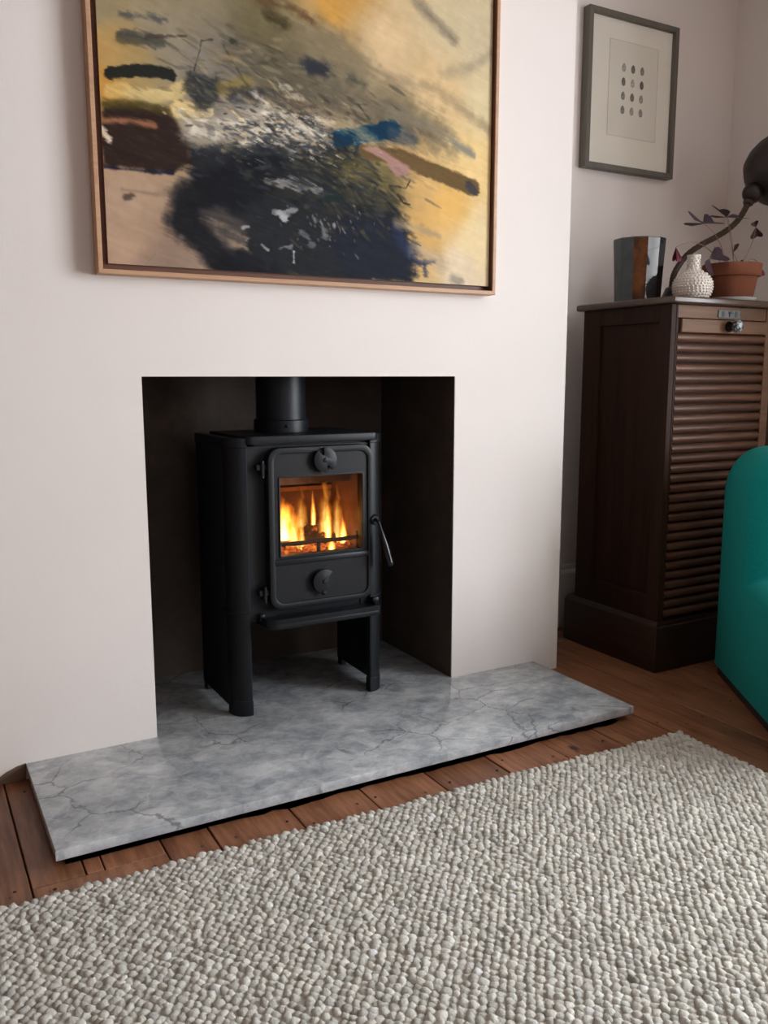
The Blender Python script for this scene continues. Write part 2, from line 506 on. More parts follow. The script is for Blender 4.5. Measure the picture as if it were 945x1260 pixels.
struct(obj('wall_bay', bm, M_WALL, origin=(XBAY, WY0, 0), smooth=0))
bm = BM(); add_box(bm, XR + 0.1, XBAY + 0.1, WY0 - 0.1, WY1 + 0.1, -0.12, -0.001)
struct(obj('floor_bay', bm, M_BOARD, origin=(XBAY, WY0, 0), smooth=0))
bm = BM(); add_box(bm, XR + 0.1, XBAY + 0.1, WY0 - 0.1, WY1 + 0.1, 2.5, 2.6)
struct(obj('ceiling_bay', bm, M_CEIL, origin=(XBAY, WY0, 2.5), smooth=0))
# rear wall with the added, unseen window for the weak fill
RX0, RX1, RZ0, RZ1 = -0.45, 0.85, 0.9, 2.3
bm = BM()
add_box(bm, XL, RX0, YF - 0.1, YF, 0, ZC); add_box(bm, RX1, XR, YF - 0.1, YF, 0, ZC)
add_box(bm, RX0, RX1, YF - 0.1, YF, 0, RZ0); add_box(bm, RX0, RX1, YF - 0.1, YF, RZ1, ZC)
struct(obj('wall_rear', bm, M_WARM, origin=(0, YF, 0), smooth=0))

def window(name, axis, w, u0, u1, z0, z1, n):
    def bx(b, a0, a1, c0, c1, t0, t1):
        if axis == 0: add_box(b, w + t0, w + t1, a0, a1, c0, c1, 0.004, 1)
        else: add_box(b, a0, a1, w + t0, w + t1, c0, c1, 0.004, 1)
    b = BM()
    bx(b, u0, u1, z0, z0 + 0.06, 0.0, 0.07); bx(b, u0, u1, z1 - 0.06, z1, 0.0, 0.07)
    for k in range(n + 1):
        c = u0 + (u1 - u0) * k / n
        bx(b, max(u0, c - 0.035), min(u1, c + 0.035), z0 + 0.06, z1 - 0.06, 0.0, 0.07)
    bx(b, u0 + 0.03, u1 - 0.03, (z0 + z1) / 2 - 0.02, (z0 + z1) / 2 + 0.02, 0.015, 0.055)
    o = struct(obj(name, b, M_TRIM, origin=((w, u0, z0) if axis == 0 else (u0, w, z0))))
    for k in range(n):
        a0 = u0 + (u1 - u0) * k / n + 0.035; a1 = u0 + (u1 - u0) * (k + 1) / n - 0.035
        for c0, c1 in ((z0 + 0.06, (z0 + z1) / 2 - 0.02), ((z0 + z1) / 2 + 0.02, z1 - 0.06)):
            p = BM(); bx(p, a0, a1, c0, c1, 0.033, 0.037)
            obj('pane', p, M_WINDOW_GLASS, o, smooth=0)
window('window_1', 0, XBAY + 0.01, WY0, WY1, WZ0, WZ1, 3)
window('window_2', 1, YF - 0.08, RX0, RX1, RZ0, RZ1, 2)

# chimney breast: two piers and the lintel, one plastered mass with the fireplace opening
bm = BM()
out = [(XB0, 0.0), (XB1, 0.0), (XB1, ZC), (XB0, ZC)]
def quad(b, *p): b.faces.new([b.verts.new(q) for q in p])
# front face round the opening
quad(bm, (XB0, 0, 0), (OX0, 0, 0), (OX0, 0, OZ), (XB0, 0, OZ)); quad(bm, (OX1, 0, 0), (XB1, 0, 0), (XB1, 0, OZ), (OX1, 0, OZ))
quad(bm, (XB0, 0, OZ), (OX0, 0, OZ), (OX0, 0, ZC), (XB0, 0, ZC)); quad(bm, (OX0, 0, OZ), (OX1, 0, OZ), (OX1, 0, ZC), (OX0, 0, ZC))
quad(bm, (OX1, 0, OZ), (XB1, 0, OZ), (XB1, 0, ZC), (OX1, 0, ZC))
# returns
quad(bm, (XB1, 0, 0), (XB1, YB, 0), (XB1, YB, ZC), (XB1, 0, ZC)); quad(bm, (XB0, YB, 0), (XB0, 0, 0), (XB0, 0, ZC), (XB0, YB, ZC))
# 12 mm of paint wraps the arris of the opening
quad(bm, (OX1, 0, 0), (OX1, 0.004, 0), (OX1, 0.004, OZ), (OX1, 0, OZ)); quad(bm, (OX0, 0.004, 0), (OX0, 0, 0), (OX0, 0, OZ), (OX0, 0.004, OZ))
quad(bm, (OX0, 0, OZ), (OX0, 0.004, OZ), (OX1, 0.004, OZ), (OX1, 0, OZ))
bmesh.ops.remove_doubles(bm, verts=bm.verts, dist=1e-5)
bmesh.ops.recalc_face_normals(bm, faces=bm.faces)
breast = struct(obj('wall_breast', bm, M_WALL, origin=(0, 0, 0), smooth=0))
# chipped plaster at the foot of the breast, left of the hearth
bm = BM()
pts = [(-0.425, 0.0), (-0.322, 0.0), (-0.320, 0.042), (-0.340, 0.038), (-0.366, 0.028), (-0.392, 0.012), (-0.41, 0.003)]
add_prism(bm, pts, 1, -0.0015, 0.004)
obj('bare_plaster', bm, simple_mat('raw_plaster', (0.20, 0.13, 0.09, 1), 0.9, var=0.3, bump=0.3), breast, origin=(-0.37, 0, 0), smooth=0)

# inside of the fireplace: sooty rendered jambs, back and soffit with a hole for the flue
bm = BM()
YI = 0.450
quad(bm, (OX0, 0.004, 0), (OX0, YI, 0), (OX0, YI, 1.5), (OX0, 0.004, OZ)); quad(bm, (OX1, YI, 0), (OX1, 0.004, 0), (OX1, 0.004, OZ), (OX1, YI, 1.5))
quad(bm, (OX0, YI, 0), (OX1, YI, 0), (OX1, YI, 1.5), (OX0, YI, 1.5))
quad(bm, (OX0, 0.004, OZ), (OX1, 0.004, OZ), (OX1, 0.03, OZ), (OX0, 0.03, OZ))
quad(bm, (OX0, 0.03, OZ), (OX1, 0.03, OZ), (OX1, 0.05, 1.5), (OX0, 0.05, 1.5))
quad(bm, (OX0, 0.05, 1.5), (OX1, 0.05, 1.5), (OX1, YI, 1.5), (OX0, YI, 1.5))
bmesh.ops.remove_doubles(bm, verts=bm.verts, dist=1e-5)
bmesh.ops.recalc_face_normals(bm, faces=bm.faces)
for f in bm.faces: f.normal_flip()
struct(obj('wall_fireplace', bm, M_SOOT, origin=(0.46, YI, 0), smooth=0))

# skirting boards
def skirting(name, x0, x1, y, d=-1):
    prof = [(0.0, 0.0), (0.0, 0.245), (0.006, 0.245), (0.010, 0.236), (0.010, 0.228), (0.016, 0.222), (0.021, 0.212), (0.021, 0.0)]
    b = BM(); add_prism(b, [(y + d * p, z) for p, z in prof], 0, x0, x1)
    return struct(obj(name, b, M_TRIM, origin=(x0, y, 0), smooth=30))
skirting('baseboard_right_alcove', XB1, XR, YB)
skirting('baseboard_left_alcove', XL, XB0, YB)
prof = [(0.0, 0.0), (0.0, 0.245), (0.006, 0.245), (0.010, 0.236), (0.010, 0.228), (0.016, 0.222), (0.021, 0.212), (0.021, 0.0)]
bm = BM(); add_prism(bm, [(XR - p, z) for p, z in prof], 1, WY1, YB - 0.021)
struct(obj('baseboard_right', bm, M_TRIM, origin=(XR, 0, 0)))

# hearth: a marble slab on a recessed dark bed
hx0, hx1, hy = -0.320, 1.242, -0.453
hearth = thing('hearth', 'grey veined marble hearth slab running from the floor into the fireplace', 'hearth', (0.46, -0.2, 0))
bm = BM()
add_prism(bm, [(hx0, hy), (hx1, hy), (hx1, -0.0005), (OX1 - 0.001, -0.0005), (OX1 - 0.001, YI - 0.002), (OX0 + 0.001, YI - 0.002), (OX0 + 0.001, -0.0005), (hx0, -0.0005)], 2, HT - 0.0225, HT, 0.0018, 2)
obj('marble_slab', bm, M_MARBLE, hearth, smooth=30)
bm = BM()
add_box(bm, hx0 + 0.06, hx1 - 0.05, hy + 0.055, -0.002, 0.0, HT - 0.0225)
obj('mortar_bed', bm, simple_mat('dark_mortar', (0.035, 0.03, 0.028, 1), 0.9, bump=0.4), hearth, smooth=0)  # bed kept dark so the gap under the slab reads as shade

# dark floor stain along the slab front, also painting in the gap's shade
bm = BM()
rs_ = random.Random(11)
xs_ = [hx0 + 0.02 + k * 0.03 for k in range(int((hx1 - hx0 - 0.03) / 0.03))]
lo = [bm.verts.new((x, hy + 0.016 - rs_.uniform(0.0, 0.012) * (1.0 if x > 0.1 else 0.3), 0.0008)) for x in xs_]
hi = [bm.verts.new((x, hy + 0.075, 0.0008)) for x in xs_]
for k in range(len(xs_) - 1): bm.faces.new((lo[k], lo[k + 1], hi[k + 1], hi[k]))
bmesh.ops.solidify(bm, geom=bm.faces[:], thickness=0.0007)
obj('stain_and_gap_shade', bm, simple_mat('dark_stain_and_shade', (0.030, 0.020, 0.015, 1), 0.85, var=0.4, scale=40), hearth, smooth=0)

# rug: flat base and thousands of chunky wool loops
RA = math.atan2(0.047, 1.703)
RO = Vector((1.273, -0.597, 0))          # far right corner
rug = thing('rug', 'chunky looped grey cream wool rug in front of the hearth', 'rug', RO)
rug.rotation_euler = (0, 0, -RA)
RW, RL = 2.30, 1.50
def wool():
    t = NT('wool_loops')
    at = t.node('ShaderNodeAttribute', attribute_name='loop_tone')
    v = t.coords()
    n = t.noise(v, 330, 5, 0.75)
    n.inputs['Distortion'].default_value = 0.4
    c = t.mix(0.4, at.outputs['Color'], t.ramp(n.outputs['Fac'], [(0.3, (0.36, 0.34, 0.305)), (0.7, (0.93, 0.90, 0.82))]))
    t.base(c); t.set(0.95, 0, 0.1)
    t.b.inputs['Sheen Weight'].default_value = 0.15
    t.bump(n.outputs['Fac'], 0.9, 0.004)
    return t.m
M_WOOL = wool()
bm = BM(); add_box(bm, -RW, -0.004, -RL, -0.006, 0.0005, 0.0100)
obj('backing', bm, simple_mat('rug_backing', (0.60, 0.56, 0.50, 1), 0.95), rug, local=True, smooth=0)
ico = bmesh.new(); bmesh.ops.create_icosphere(ico, subdivisions=2, radius=1.0)
ico.verts.ensure_lookup_table()
iv = np.array([v.co[:] for v in ico.verts]); iff = np.array([[v.index for v in f.verts] for f in ico.faces]); ico.free()
rg = np.random.RandomState(5)
px, py = 0.0184, 0.0116
nx, ny = int(RW / px), int(RL / py)
gx, gy = np.meshgrid(np.arange(nx), np.arange(ny))
gx = gx.ravel(); gy = gy.ravel()
cx = -(gx + 0.5) * px - np.where(gy % 2 == 0, 0, 0.5 * px) + rg.normal(0, 0.0013, gx.size) + 0.002 * np.sin(gy * 0.35)
cy = -(gy + 0.45) * py + rg.normal(0, 0.0011, gx.size) + 0.0035 * np.sin(cx * 9.0) + 0.002 * np.sin(cx * 31.0)
keep = (cx > -RW) 
cx, cy = cx[keep], cy[keep]; N = cx.size
sx = 0.0094 * rg.uniform(0.82, 1.15, N); sy = 0.0108 * rg.uniform(0.82, 1.18, N); sz = 0.0066 * rg.uniform(0.8, 1.2, N)
ang = rg.normal(0.15, 0.30, N)                        # stitches lean to one side
tilt = rg.normal(0.28, 0.13, N)
big = rg.rand(N) < 0.05
sx[big] *= 1.25; sz[big] *= 1.2
P = iv[None] * np.stack([sx, sy, sz], 1)[:, None, :]
P = P * (1 + 0.12 * rg.normal(0, 1, (N, iv.shape[0], 1)))
ct, st = np.cos(tilt)[:, None], np.sin(tilt)[:, None]
y_, z_ = P[..., 1] * ct - P[..., 2] * st, P[..., 1] * st + P[..., 2] * ct
ca, sa = np.cos(ang)[:, None], np.sin(ang)[:, None]
x2, y2 = P[..., 0] * ca - y_ * sa, P[..., 0] * sa + y_ * ca
V = np.stack([x2 + cx[:, None], y2 + cy[:, None], np.maximum(z_ + 0.0085 + rg.normal(0, 0.0009, N)[:, None], 0.001)], -1).reshape(-1, 3)
F = (iff[None] + (np.arange(N) * iv.shape[0])[:, None, None]).reshape(-1, 3)
me = bpy.data.meshes.new('loop_pile')
me.vertices.add(len(V)); me.vertices.foreach_set('co', V.astype(np.float32).ravel())
me.loops.add(F.size); me.loops.foreach_set('vertex_index', F.astype(np.int32).ravel())
me.polygons.add(len(F)); me.polygons.foreach_set('loop_start', (np.arange(len(F)) * 3).astype(np.int32))
me.update(calc_edges=True); me.validate()
base = np.array([0.69, 0.672, 0.600]); tone = rg.normal(1.0, 0.17, N)
low = 0.5 + 0.5 * np.sin(cx * 3.1 + 1) * np.sin(cy * 4.3 + 0.5)
tone *= 0.94 + 0.08 * low
tone[rg.rand(N) < 0.10] *= 1.28; tone[rg.rand(N) < 0.08] *= 0.70
hue = rg.normal(0, 0.006, (N, 3))
colr = np.clip(base * tone[:, None] + hue, 0.08, 0.92)
ca4 = np.concatenate([np.repeat(colr, iv.shape[0], 0), np.ones((len(V), 1))], 1).astype(np.float32)
att = me.color_attributes.new('loop_tone', 'FLOAT_COLOR', 'POINT'); att.data.foreach_set('color', ca4.ravel())
me.materials.append(M_WOOL); me.shade_smooth()
pile = bpy.data.objects.new('loop_pile', me); COL.objects.link(pile); pile.parent = rug; pile['kind'] = 'stuff'
# stray wool hairs standing off the pile
bm = BM()
for _ in range(1500):
    a = rg.uniform(0, 6.28); p = Vector((rg.uniform(-RW, 0), rg.uniform(-RL, 0), 0.0150)); L = rg.uniform(0.008, 0.03)
    d = Vector((math.cos(a), math.sin(a), 0)); s = Vector((-d.y, d.x, 0)) * 0.00022
    q = p + d * L * 0.5 + Vector((0, 0, rg.uniform(0.001, 0.006))) + s * rg.uniform(-9, 9); r = p + d * L + s * rg.uniform(-16, 16)
    vs_ = [bm.verts.new(w) for w in (p - s, p + s, q + s, q - s, r)]
    bm.faces.new(vs_[:4]); bm.faces.new((vs_[3], vs_[2], vs_[4]))
hair = obj('stray_wool', bm, simple_mat('wool_hair', (0.62, 0.59, 0.54, 1), 0.9), rug, local=True, smooth=0)
hair['kind'] = 'stuff'
# ------------------------------------------------------------------ wood-burning stove
stove = thing('wood_stove', 'black cast iron wood burning stove standing on the marble hearth', 'stove', (0.464, 0.16, HT))
def SZ(z): return z + HT

def side_panel(sgn):
    """upright side plate that is also the leg; plan curves in at the front. sgn -1 = left"""
    cx = 0.4545
    def X(d): return cx + sgn * d          # d = distance out from the stove's middle
    outer = []
    # fluted flank from back to front
    y = 0.295
    outer.append((0.2345, 0.300))
    nfl = 15
    for k in range(nfl * 4 + 1):
        yy = 0.292 - k * (0.292 - 0.066) / (nfl * 4)
        outer.append((0.2345 + 0.0022 * math.sin(k * math.pi / 2), yy))
    for k in range(1, 9):
        a = math.radians(90 * k / 8)
        outer.append((0.187 + 0.0475 * math.cos(a), 0.060 - 0.048 * math.sin(a)))
    inner = [(0.184, 0.014), (0.184, 0.034), (0.190, 0.034), (0.206, 0.044), (0.214, 0.062), (0.216, 0.300)]
    poly = [(X(d), y) for d, y in outer + inner]
    b = BM(); add_prism(b, poly, 2, SZ(0.022), SZ(0.745))
    p = obj('side_panel', b, M_IRON, stove, smooth=35, origin=(X(0.22), 0.15, SZ(0.016)))
    plain = [(0.2345, 0.300), (0.2345, 0.062)] + outer[-8:] + [(0.182, 0.012), (0.182, 0.036), (0.19, 0.036), (0.204, 0.046), (0.212, 0.064), (0.214, 0.300)]
    def band(name, z0, z1, gr, ymax):
        pts = []
        for d, yy in plain:
            if yy > ymax: yy = ymax
            pts.append((X(d + (gr if d > 0.215 or yy < 0.03 else 0)), yy - (gr if yy < 0.05 else 0)))
        q = BM(); add_prism(q, pts, 2, SZ(z0), SZ(z1), 0.0015, 1)
        obj(name, q, M_IRON, p, smooth=35)
    band('panel_cap', 0.743, 0.769, 0.0025, 0.300)
    band('panel_band', 0.290, 0.299, 0.0022, 0.110)
    band('panel_foot', 0.0, 0.044, 0.0016, 0.066)
    # the plate stands clear of the hearth on its front foot and a small rear one
    q = BM(); add_box(q, min(X(0.217), X(0.233)), max(X(0.217), X(0.233)), 0.270, 0.298, SZ(0.0), SZ(0.0225), 0.001, 1)
    obj('rear_foot', q, M_IRON_DEEP, p, smooth=0)
side_panel(-1); side_panel(1)

# body: an open firebox of cast plates
b = BM()
add_box(b, 0.268, 0.300, 0.030, 0.290, SZ(0.262), SZ(0.752), 0.003, 1)
add_box(b, 0.640, 0.664, 0.030, 0.290, SZ(0.262), SZ(0.752), 0.003, 1)
add_box(b, 0.268, 0.664, 0.268, 0.292, SZ(0.262), SZ(0.752), 0.003, 1)
add_box(b, 0.268, 0.664, 0.030, 0.290, SZ(0.735), SZ(0.752), 0.003, 1)
add_box(b, 0.268, 0.664, 0.024, 0.290, SZ(0.262), SZ(0.300), 0.004, 1)
add_box(b, 0.269, 0.345, 0.020, 0.0365, SZ(0.272), SZ(0.745)); add_box(b, 0.612, 0.6545, 0.020, 0.0365, SZ(0.272), SZ(0.745))
add_box(b, 0.345, 0.612, 0.020, 0.0365, SZ(0.672), SZ(0.745)); add_box(b, 0.345, 0.612, 0.020, 0.0365, SZ(0.290), SZ(0.432))
obj('body', b, M_IRON, stove, smooth=35)
# hearth bed inside
b = BM(); add_box(b, 0.300, 0.640, 0.036, 0.268, SZ(0.400), SZ(0.432)); obj('fire_bed', b, M_BRICK, stove, smooth=0)
b = BM(); add_box(b, 0.302, 0.638, 0.245, 0.266, SZ(0.433), SZ(0.70)); obj('firebrick', b, M_BRICK, stove, smooth=0)
b = BM(); add_box(b, 0.301, 0.316, 0.04, 0.244, SZ(0.433), SZ(0.70)); obj('firebrick', b, M_BRICK, stove, smooth=0)
b = BM(); add_box(b, 0.626, 0.639, 0.04, 0.244, SZ(0.433), SZ(0.70)); obj('firebrick', b, M_BRICK, stove, smooth=0)
b = BM()
add_prism(b, [(0.120, SZ(0.640)), (0.244, SZ(0.606)), (0.244, SZ(0.614)), (0.120, SZ(0.648))], 0, 0.317, 0.625)
add_box(b, 0.317, 0.625, 0.112, 0.122, SZ(0.624), SZ(0.650)); add_box(b, 0.317, 0.625, 0.236, 0.2445, SZ(0.588), SZ(0.600))
obj('baffle_plate', b, M_BAFFLE, stove, smooth=0)
# top plate with rounded front corners
b = BM()
pl = [(0.668, 0.296), (0.240, 0.296)]
for k in range(7):
    a = math.radians(180 + 90 * k / 6); pl.append((0.286 + 0.024 * math.cos(a), 0.022 + 0.024 * math.sin(a)))
for k in range(7):
    a = math.radians(270 + 90 * k / 6); pl.append((0.642 + 0.022 * math.cos(a), 0.020 + 0.022 * math.sin(a)))
pl[1] = (0.262, 0.296); pl[0] = (0.664, 0.296)
add_prism(b, pl, 2, SZ(0.751), SZ(0.773), 0.003, 2)
obj('top_plate', b, M_IRON, stove, smooth=35)
# flue
b = BM()
fc = (0.440, 0.184, 0)
add_lathe(b, [(0.0715, SZ(0.80)), (0.0715, 1.42)], fc, 40)
fl = obj('flue_pipe', b, M_IRON, stove, smooth=60)
b = BM(); add_lathe(b, [(0.0, SZ(0.7735)), (0.0785, SZ(0.7735)), (0.0785, SZ(0.806)), (0.076, SZ(0.8085)), (0.0715, SZ(0.8085))], fc, 40)
obj('flue_collar', b, M_IRON, fl, smooth=40)
b = BM(); a = math.radians(-100)
add_ball(b, (fc[0] + 0.0785 * math.cos(a), fc[1] + 0.0785 * math.sin(a), SZ(0.791)), 0.0048, 10, 6)
obj('flue_screw', b, M_IRON_DEEP, fl)

# door
DF = -0.008
b = BM()
add_ring(b, rrect(0.320, 0.638, SZ(0.296), SZ(0.741), 0.036), rrect(0.337, 0.621, SZ(0.313), SZ(0.724), 0.024), 1, DF - 0.003, 0.020, 0.0022)
# inner field pieces round the glass
add_box(b, 0.330, 0.3525, DF + 0.002, 0.018, SZ(0.4435), SZ(0.661)); add_box(b, 0.6065, 0.628, DF + 0.002, 0.018, SZ(0.4435), SZ(0.661))
add_box(b, 0.330, 0.628, DF + 0.002, 0.018, SZ(0.661), SZ(0.731)); add_box(b, 0.330, 0.628, DF + 0.002, 0.018, SZ(0.306), SZ(0.4435))
# moulded bar under the glass, flush bead round it
add_box(b, 0.334, 0.624, DF - 0.004, DF + 0.004, SZ(0.4195), SZ(0.4365), 0.003, 2)
add_ring(b, rrect(0.3495, 0.6095, SZ(0.440), SZ(0.6645), 0.006, 3), rrect(0.3545, 0.6045, SZ(0.445), SZ(0.6595), 0.004, 3), 1, DF - 0.0005, 0.010, 0.001)
door = obj('stove_door', b, M_IRON, stove, smooth=35, origin=(0.32, 0.0, SZ(0.296)))
b = BM(); add_box(b, 0.350, 0.609, 0.0075, 0.0105, SZ(0.441), SZ(0.664)); obj('door_glass', b, M_STOVE_GLASS, door, smooth=0)

def vent_disc(cx, cz, r, gaps, back):
    b = BM()
    n = 48; pts = []
    for k in range(n):
        a = 360.0 * k / n
        rr = r
        for (a0, a1, depth) in gaps:
            if a0 <= a <= a1: rr = r * depth
        pts.append((cx + rr * math.cos(math.radians(a)), SZ(cz) + rr * math.sin(math.radians(a))))
    add_prism(b, pts, 1, DF - 0.015, DF - 0.005, 0.0018, 2)
    add_lathe(b, [(0.0, 0.0), (0.007, 0.0), (0.006, 0.003), (0.0, 0.0045)], (cx, DF - 0.0145, SZ(cz)), 14, Matrix.Rotation(math.radians(90), 3, 'X'))
    d = obj('air_vent_disc', b, M_IRON, door, smooth=35, origin=(cx, DF, SZ(cz)))
    b = BM()
    add_lathe(b, [(0.0, 0.006), (back, 0.006), (back, 0.0), (0.0, 0.0)], (cx, DF, SZ(cz)), 32, Matrix.Rotation(math.radians(90), 3, 'X'))
    obj('vent_seat', b, M_IRON_DEEP, d, smooth=35)
    b = BM()
    return d
d1 = vent_disc(0.484, 0.704, 0.0345, [(98, 122, 0.45), (278, 306, 0.50)], 0.030)
d2 = vent_disc(0.477, 0.364, 0.0345, [(286, 360, 0.42), (0, 38, 0.42)], 0.024)
# small tab on the lower disc
b = BM(); add_ball(b, (0.474, DF - 0.013, SZ(0.333)), 0.0075, 12, 8); obj('vent_tab', b, M_IRON, d2)

for hz in (0.690, 0.346):
    b = BM()
    add_box(b, 0.292, 0.326, 0.000, 0.016, SZ(hz - 0.008), SZ(hz + 0.008), 0.002, 1)
    add_box(b, 0.303, 0.314, -0.006, 0.010, SZ(hz - 0.024), SZ(hz + 0.014), 0.003, 1)
    add_tube(b, [(0.3085, -0.001, SZ(hz - 0.028)), (0.3085, -0.001, SZ(hz + 0.018))], 0.0042, 10)
    obj('hinge', b, M_IRON, stove, smooth=35)
# handle
b = BM()
add_lathe(b, [(0.0, 0.0), (0.015, 0.0), (0.015, 0.010), (0.012, 0.014), (0.0, 0.014)], (0.642, -0.002, SZ(0.524)), 20, Matrix.Rotation(math.radians(90), 3, 'X'))
add_tube(b, arc_smooth([(0.642, -0.014, SZ(0.526)), (0.645, -0.030, SZ(0.518)), (0.651, -0.036, SZ(0.492))], 5), 0.0045, 10)
hd = obj('door_handle', b, M_IRON, door, smooth=40)
b = BM()
pts = arc_smooth([(0.650, -0.036, SZ(0.496)), (0.655, -0.040, SZ(0.468)), (0.663, -0.045, SZ(0.432)), (0.672, -0.050, SZ(0.394))], 6)
rr = [0.0045 + 0.0075 * math.sin(min(1, i / (len(pts) - 1) * 1.25) * math.pi * 0.62) for i in range(len(pts))]
rr[-1] *= 0.9
add_tube(b, pts, rr, 14)
obj('handle_grip', b, M_ENAMEL, hd, smooth=50)['label'] = 'glossy black grip'

# ash lip: a curved tray under the door
b = BM()
tray = [(0.292, 0.030), (0.296, -0.004)]
for k in range(7):
    a = math.radians(180 + 90 * k / 6); tray.append((0.332 + 0.034 * math.cos(a), -0.018 + 0.034 * math.sin(a)))
for k in range(7):
    a = math.radians(270 + 90 * k / 6); tray.append((0.622 + 0.026 * math.cos(a), -0.026 + 0.026 * math.sin(a)))
tray += [(0.652, -0.004), (0.656, 0.030)]
add_prism(b, tray, 2, SZ(0.252), SZ(0.272), 0.006, 3)
inner = [(0.4745 + (x - 0.4745) * 0.93, -0.004 + (y + 0.004) * 0.80) for x, y in tray]
add_ring(b, tray, inner, 2, SZ(0.266), SZ(0.281), 0.002)
obj('ash_lip', b, M_IRON, stove, smooth=35)
b = BM()
add_box(b, 0.640, 0.662, -0.002, 0.02, SZ(0.276), SZ(0.292), 0.004, 2)
obj('lip_bracket', b, M_IRON, stove, smooth=35)
b = BM()
add_box(b, 0.292, 0.306, -0.002, 0.02, SZ(0.268), SZ(0.288), 0.003, 2)
obj('lip_bracket', b, M_IRON, stove, smooth=35)
# log retaining bar behind the glass
b = BM()
pts = [(0.335 + i * 0.29 / 14, 0.052 + rg.normal(0, 0.0008), SZ(0.4655 + 0.0012 * math.sin(i))) for i in range(15)]
add_tube(b, pts, [0.0062 + 0.0007 * math.sin(i * 1.7) for i in range(15)], 10)
add_box(b, 0.489, 0.499, 0.048, 0.058, SZ(0.432), SZ(0.462), 0.002, 1)
add_box(b, 0.614, 0.628, 0.044, 0.060, SZ(0.432), SZ(0.484), 0.003, 1)
add_box(b, 0.333, 0.343, 0.046, 0.058, SZ(0.432), SZ(0.470), 0.003, 1)
obj('log_bar', b, M_IRON_DEEP, stove, smooth=40)

# ---- the fire
def charred():
    t = NT('charred_log')
    v = t.coords()
    n = t.noise(v, 38, 5, 0.65)
    t.base(t.ramp(n.outputs['Fac'], [(0.35, (0.012, 0.009, 0.008)), (0.65, (0.10, 0.055, 0.03))]))
    t.set(0.9)
    glow = t.ramp(n.outputs['Fac'], [(0.56, (0, 0, 0)), (0.70, (1.0, 0.20, 0.02))])
    t.link(glow, t.b.inputs['Emission Color']); t.b.inputs['Emission Strength'].default_value = 1.1
    t.bump(n.outputs['Fac'], 0.9, 0.01)
    return t.m
M_LOG = charred()
def embers():
    t = NT('glowing_embers')
    v = t.coords()
    n = t.noise(v, 34, 5, 0.7)
    t.base((0.03, 0.015, 0.01, 1)); t.set(0.9)
    glow = t.ramp(n.outputs['Fac'], [(0.36, (0.05, 0.005, 0.001)), (0.52, (0.75, 0.13, 0.02)), (0.66, (1.3, 0.42, 0.07)), (0.8, (1.6, 0.9, 0.25))])
    t.link(glow, t.b.inputs['Emission Color']); t.b.inputs['Emission Strength'].default_value = 0.85
    t.bump(n.outputs['Fac'], 0.8, 0.01)
    return t.m
M_EMBER = embers()
def flame_mat():
    """glowing gas: an emission-only volume, densest near the flame's axis and foot"""
    t = NT('flame')
    t.n.remove(t.b)
    tc = t.node('ShaderNodeTexCoord')
    sp = t.node('ShaderNodeSeparateXYZ'); t.link(tc.outputs['Generated'], sp.inputs[0])
    v = t.coords('Object', (1, 1, 0.55))
    n = t.noise(v, 20, 3, 0.55, 1.0)
    n2 = t.noise(v, 70, 3, 0.6, 0.5)
    z = sp.outputs[2]
    u = t.math('MULTIPLY', t.math('SUBTRACT', sp.outputs[0], 0.5), 2.0)
    w = t.math('MULTIPLY', t.math('SUBTRACT', sp.outputs[1], 0.5), 2.0)
    u = t.math('ADD', u, t.math('MULTIPLY', t.math('MULTIPLY', t.math('SUBTRACT', n.outputs['Fac'], 0.5), 2.6), t.math('ADD', z, 0.15)))
    r = t.math('SQRT', t.math('ADD', t.math('MULTIPLY', u, u), t.math('MULTIPLY', w, w)))
    R = t.math('ADD', t.math('MULTIPLY', t.math('POWER', t.math('ADD', z, 0.10), 0.25), t.math('MULTIPLY', t.math('POWER', t.math('MAXIMUM', t.math('SUBTRACT', 1.0, z), 0.001), 0.62), 1.08)), 0.002)
    d = t.math('MAXIMUM', t.math('SUBTRACT', 1.0, t.math('DIVIDE', r, R)), 0.0)
    heat = t.math('MULTIPLY', t.math('POWER', d, 0.75), t.math('SUBTRACT', 1.15, t.math('MULTIPLY', z, 0.9)))
    heat = t.math('MULTIPLY', heat, t.math('ADD', 0.45, t.math('MULTIPLY', n2.outputs['Fac'], 1.0)))
    col = t.ramp(heat, [(0.0, (1.0, 0.13, 0.012)), (0.20, (1.0, 0.26, 0.022)), (0.45, (1.0, 0.46, 0.06)), (0.75, (1.0, 0.72, 0.25))])
    em = t.node('ShaderNodeEmission'); t.link(col, em.inputs['Color'])
    at = t.node('ShaderNodeObjectInfo')
    t.link(t.math('MULTIPLY', t.math('MULTIPLY', t.math('POWER', heat, 1.5), 300.0), at.outputs['Alpha']), em.inputs['Strength'])
    t.link(em.outputs[0], t.out.inputs['Volume'])
    return t.m
M_FLAME = flame_mat()
FB = SZ(0.434)
def log(name_label, p0, p1, r):
    b = BM()
    P0, P1 = Vector(p0), Vector(p1)
    n = 12
    pts = [P0.lerp(P1, i / n) + Vector((rg.normal(0, 0.0015), rg.normal(0, 0.0015), rg.normal(0, 0.0015))) for i in range(n + 1)]
    add_tube(b, pts, [r * (1 + 0.10 * rg.normal()) for _ in pts], 12)
    for vv in b.verts: vv.co += Vector(rg.normal(0, 0.0012, 3))
    return tag(obj('log', b, M_LOG, origin=p0, smooth=70), name_label, 'log', 'logs burning in the stove')
log('charred log lying across the back of the fire', (0.355, 0.200, FB + 0.028), (0.600, 0.215, FB + 0.030), 0.026)
log('charred log lying low across the front of the fire behind the bar', (0.360, 0.128, FB + 0.020), (0.575, 0.118, FB + 0.021), 0.018)
log('charred log leaning upright in the fire beside the bright middle flame', (0.445, 0.150, FB + 0.040), (0.400, 0.218, FB + 0.120), 0.015)
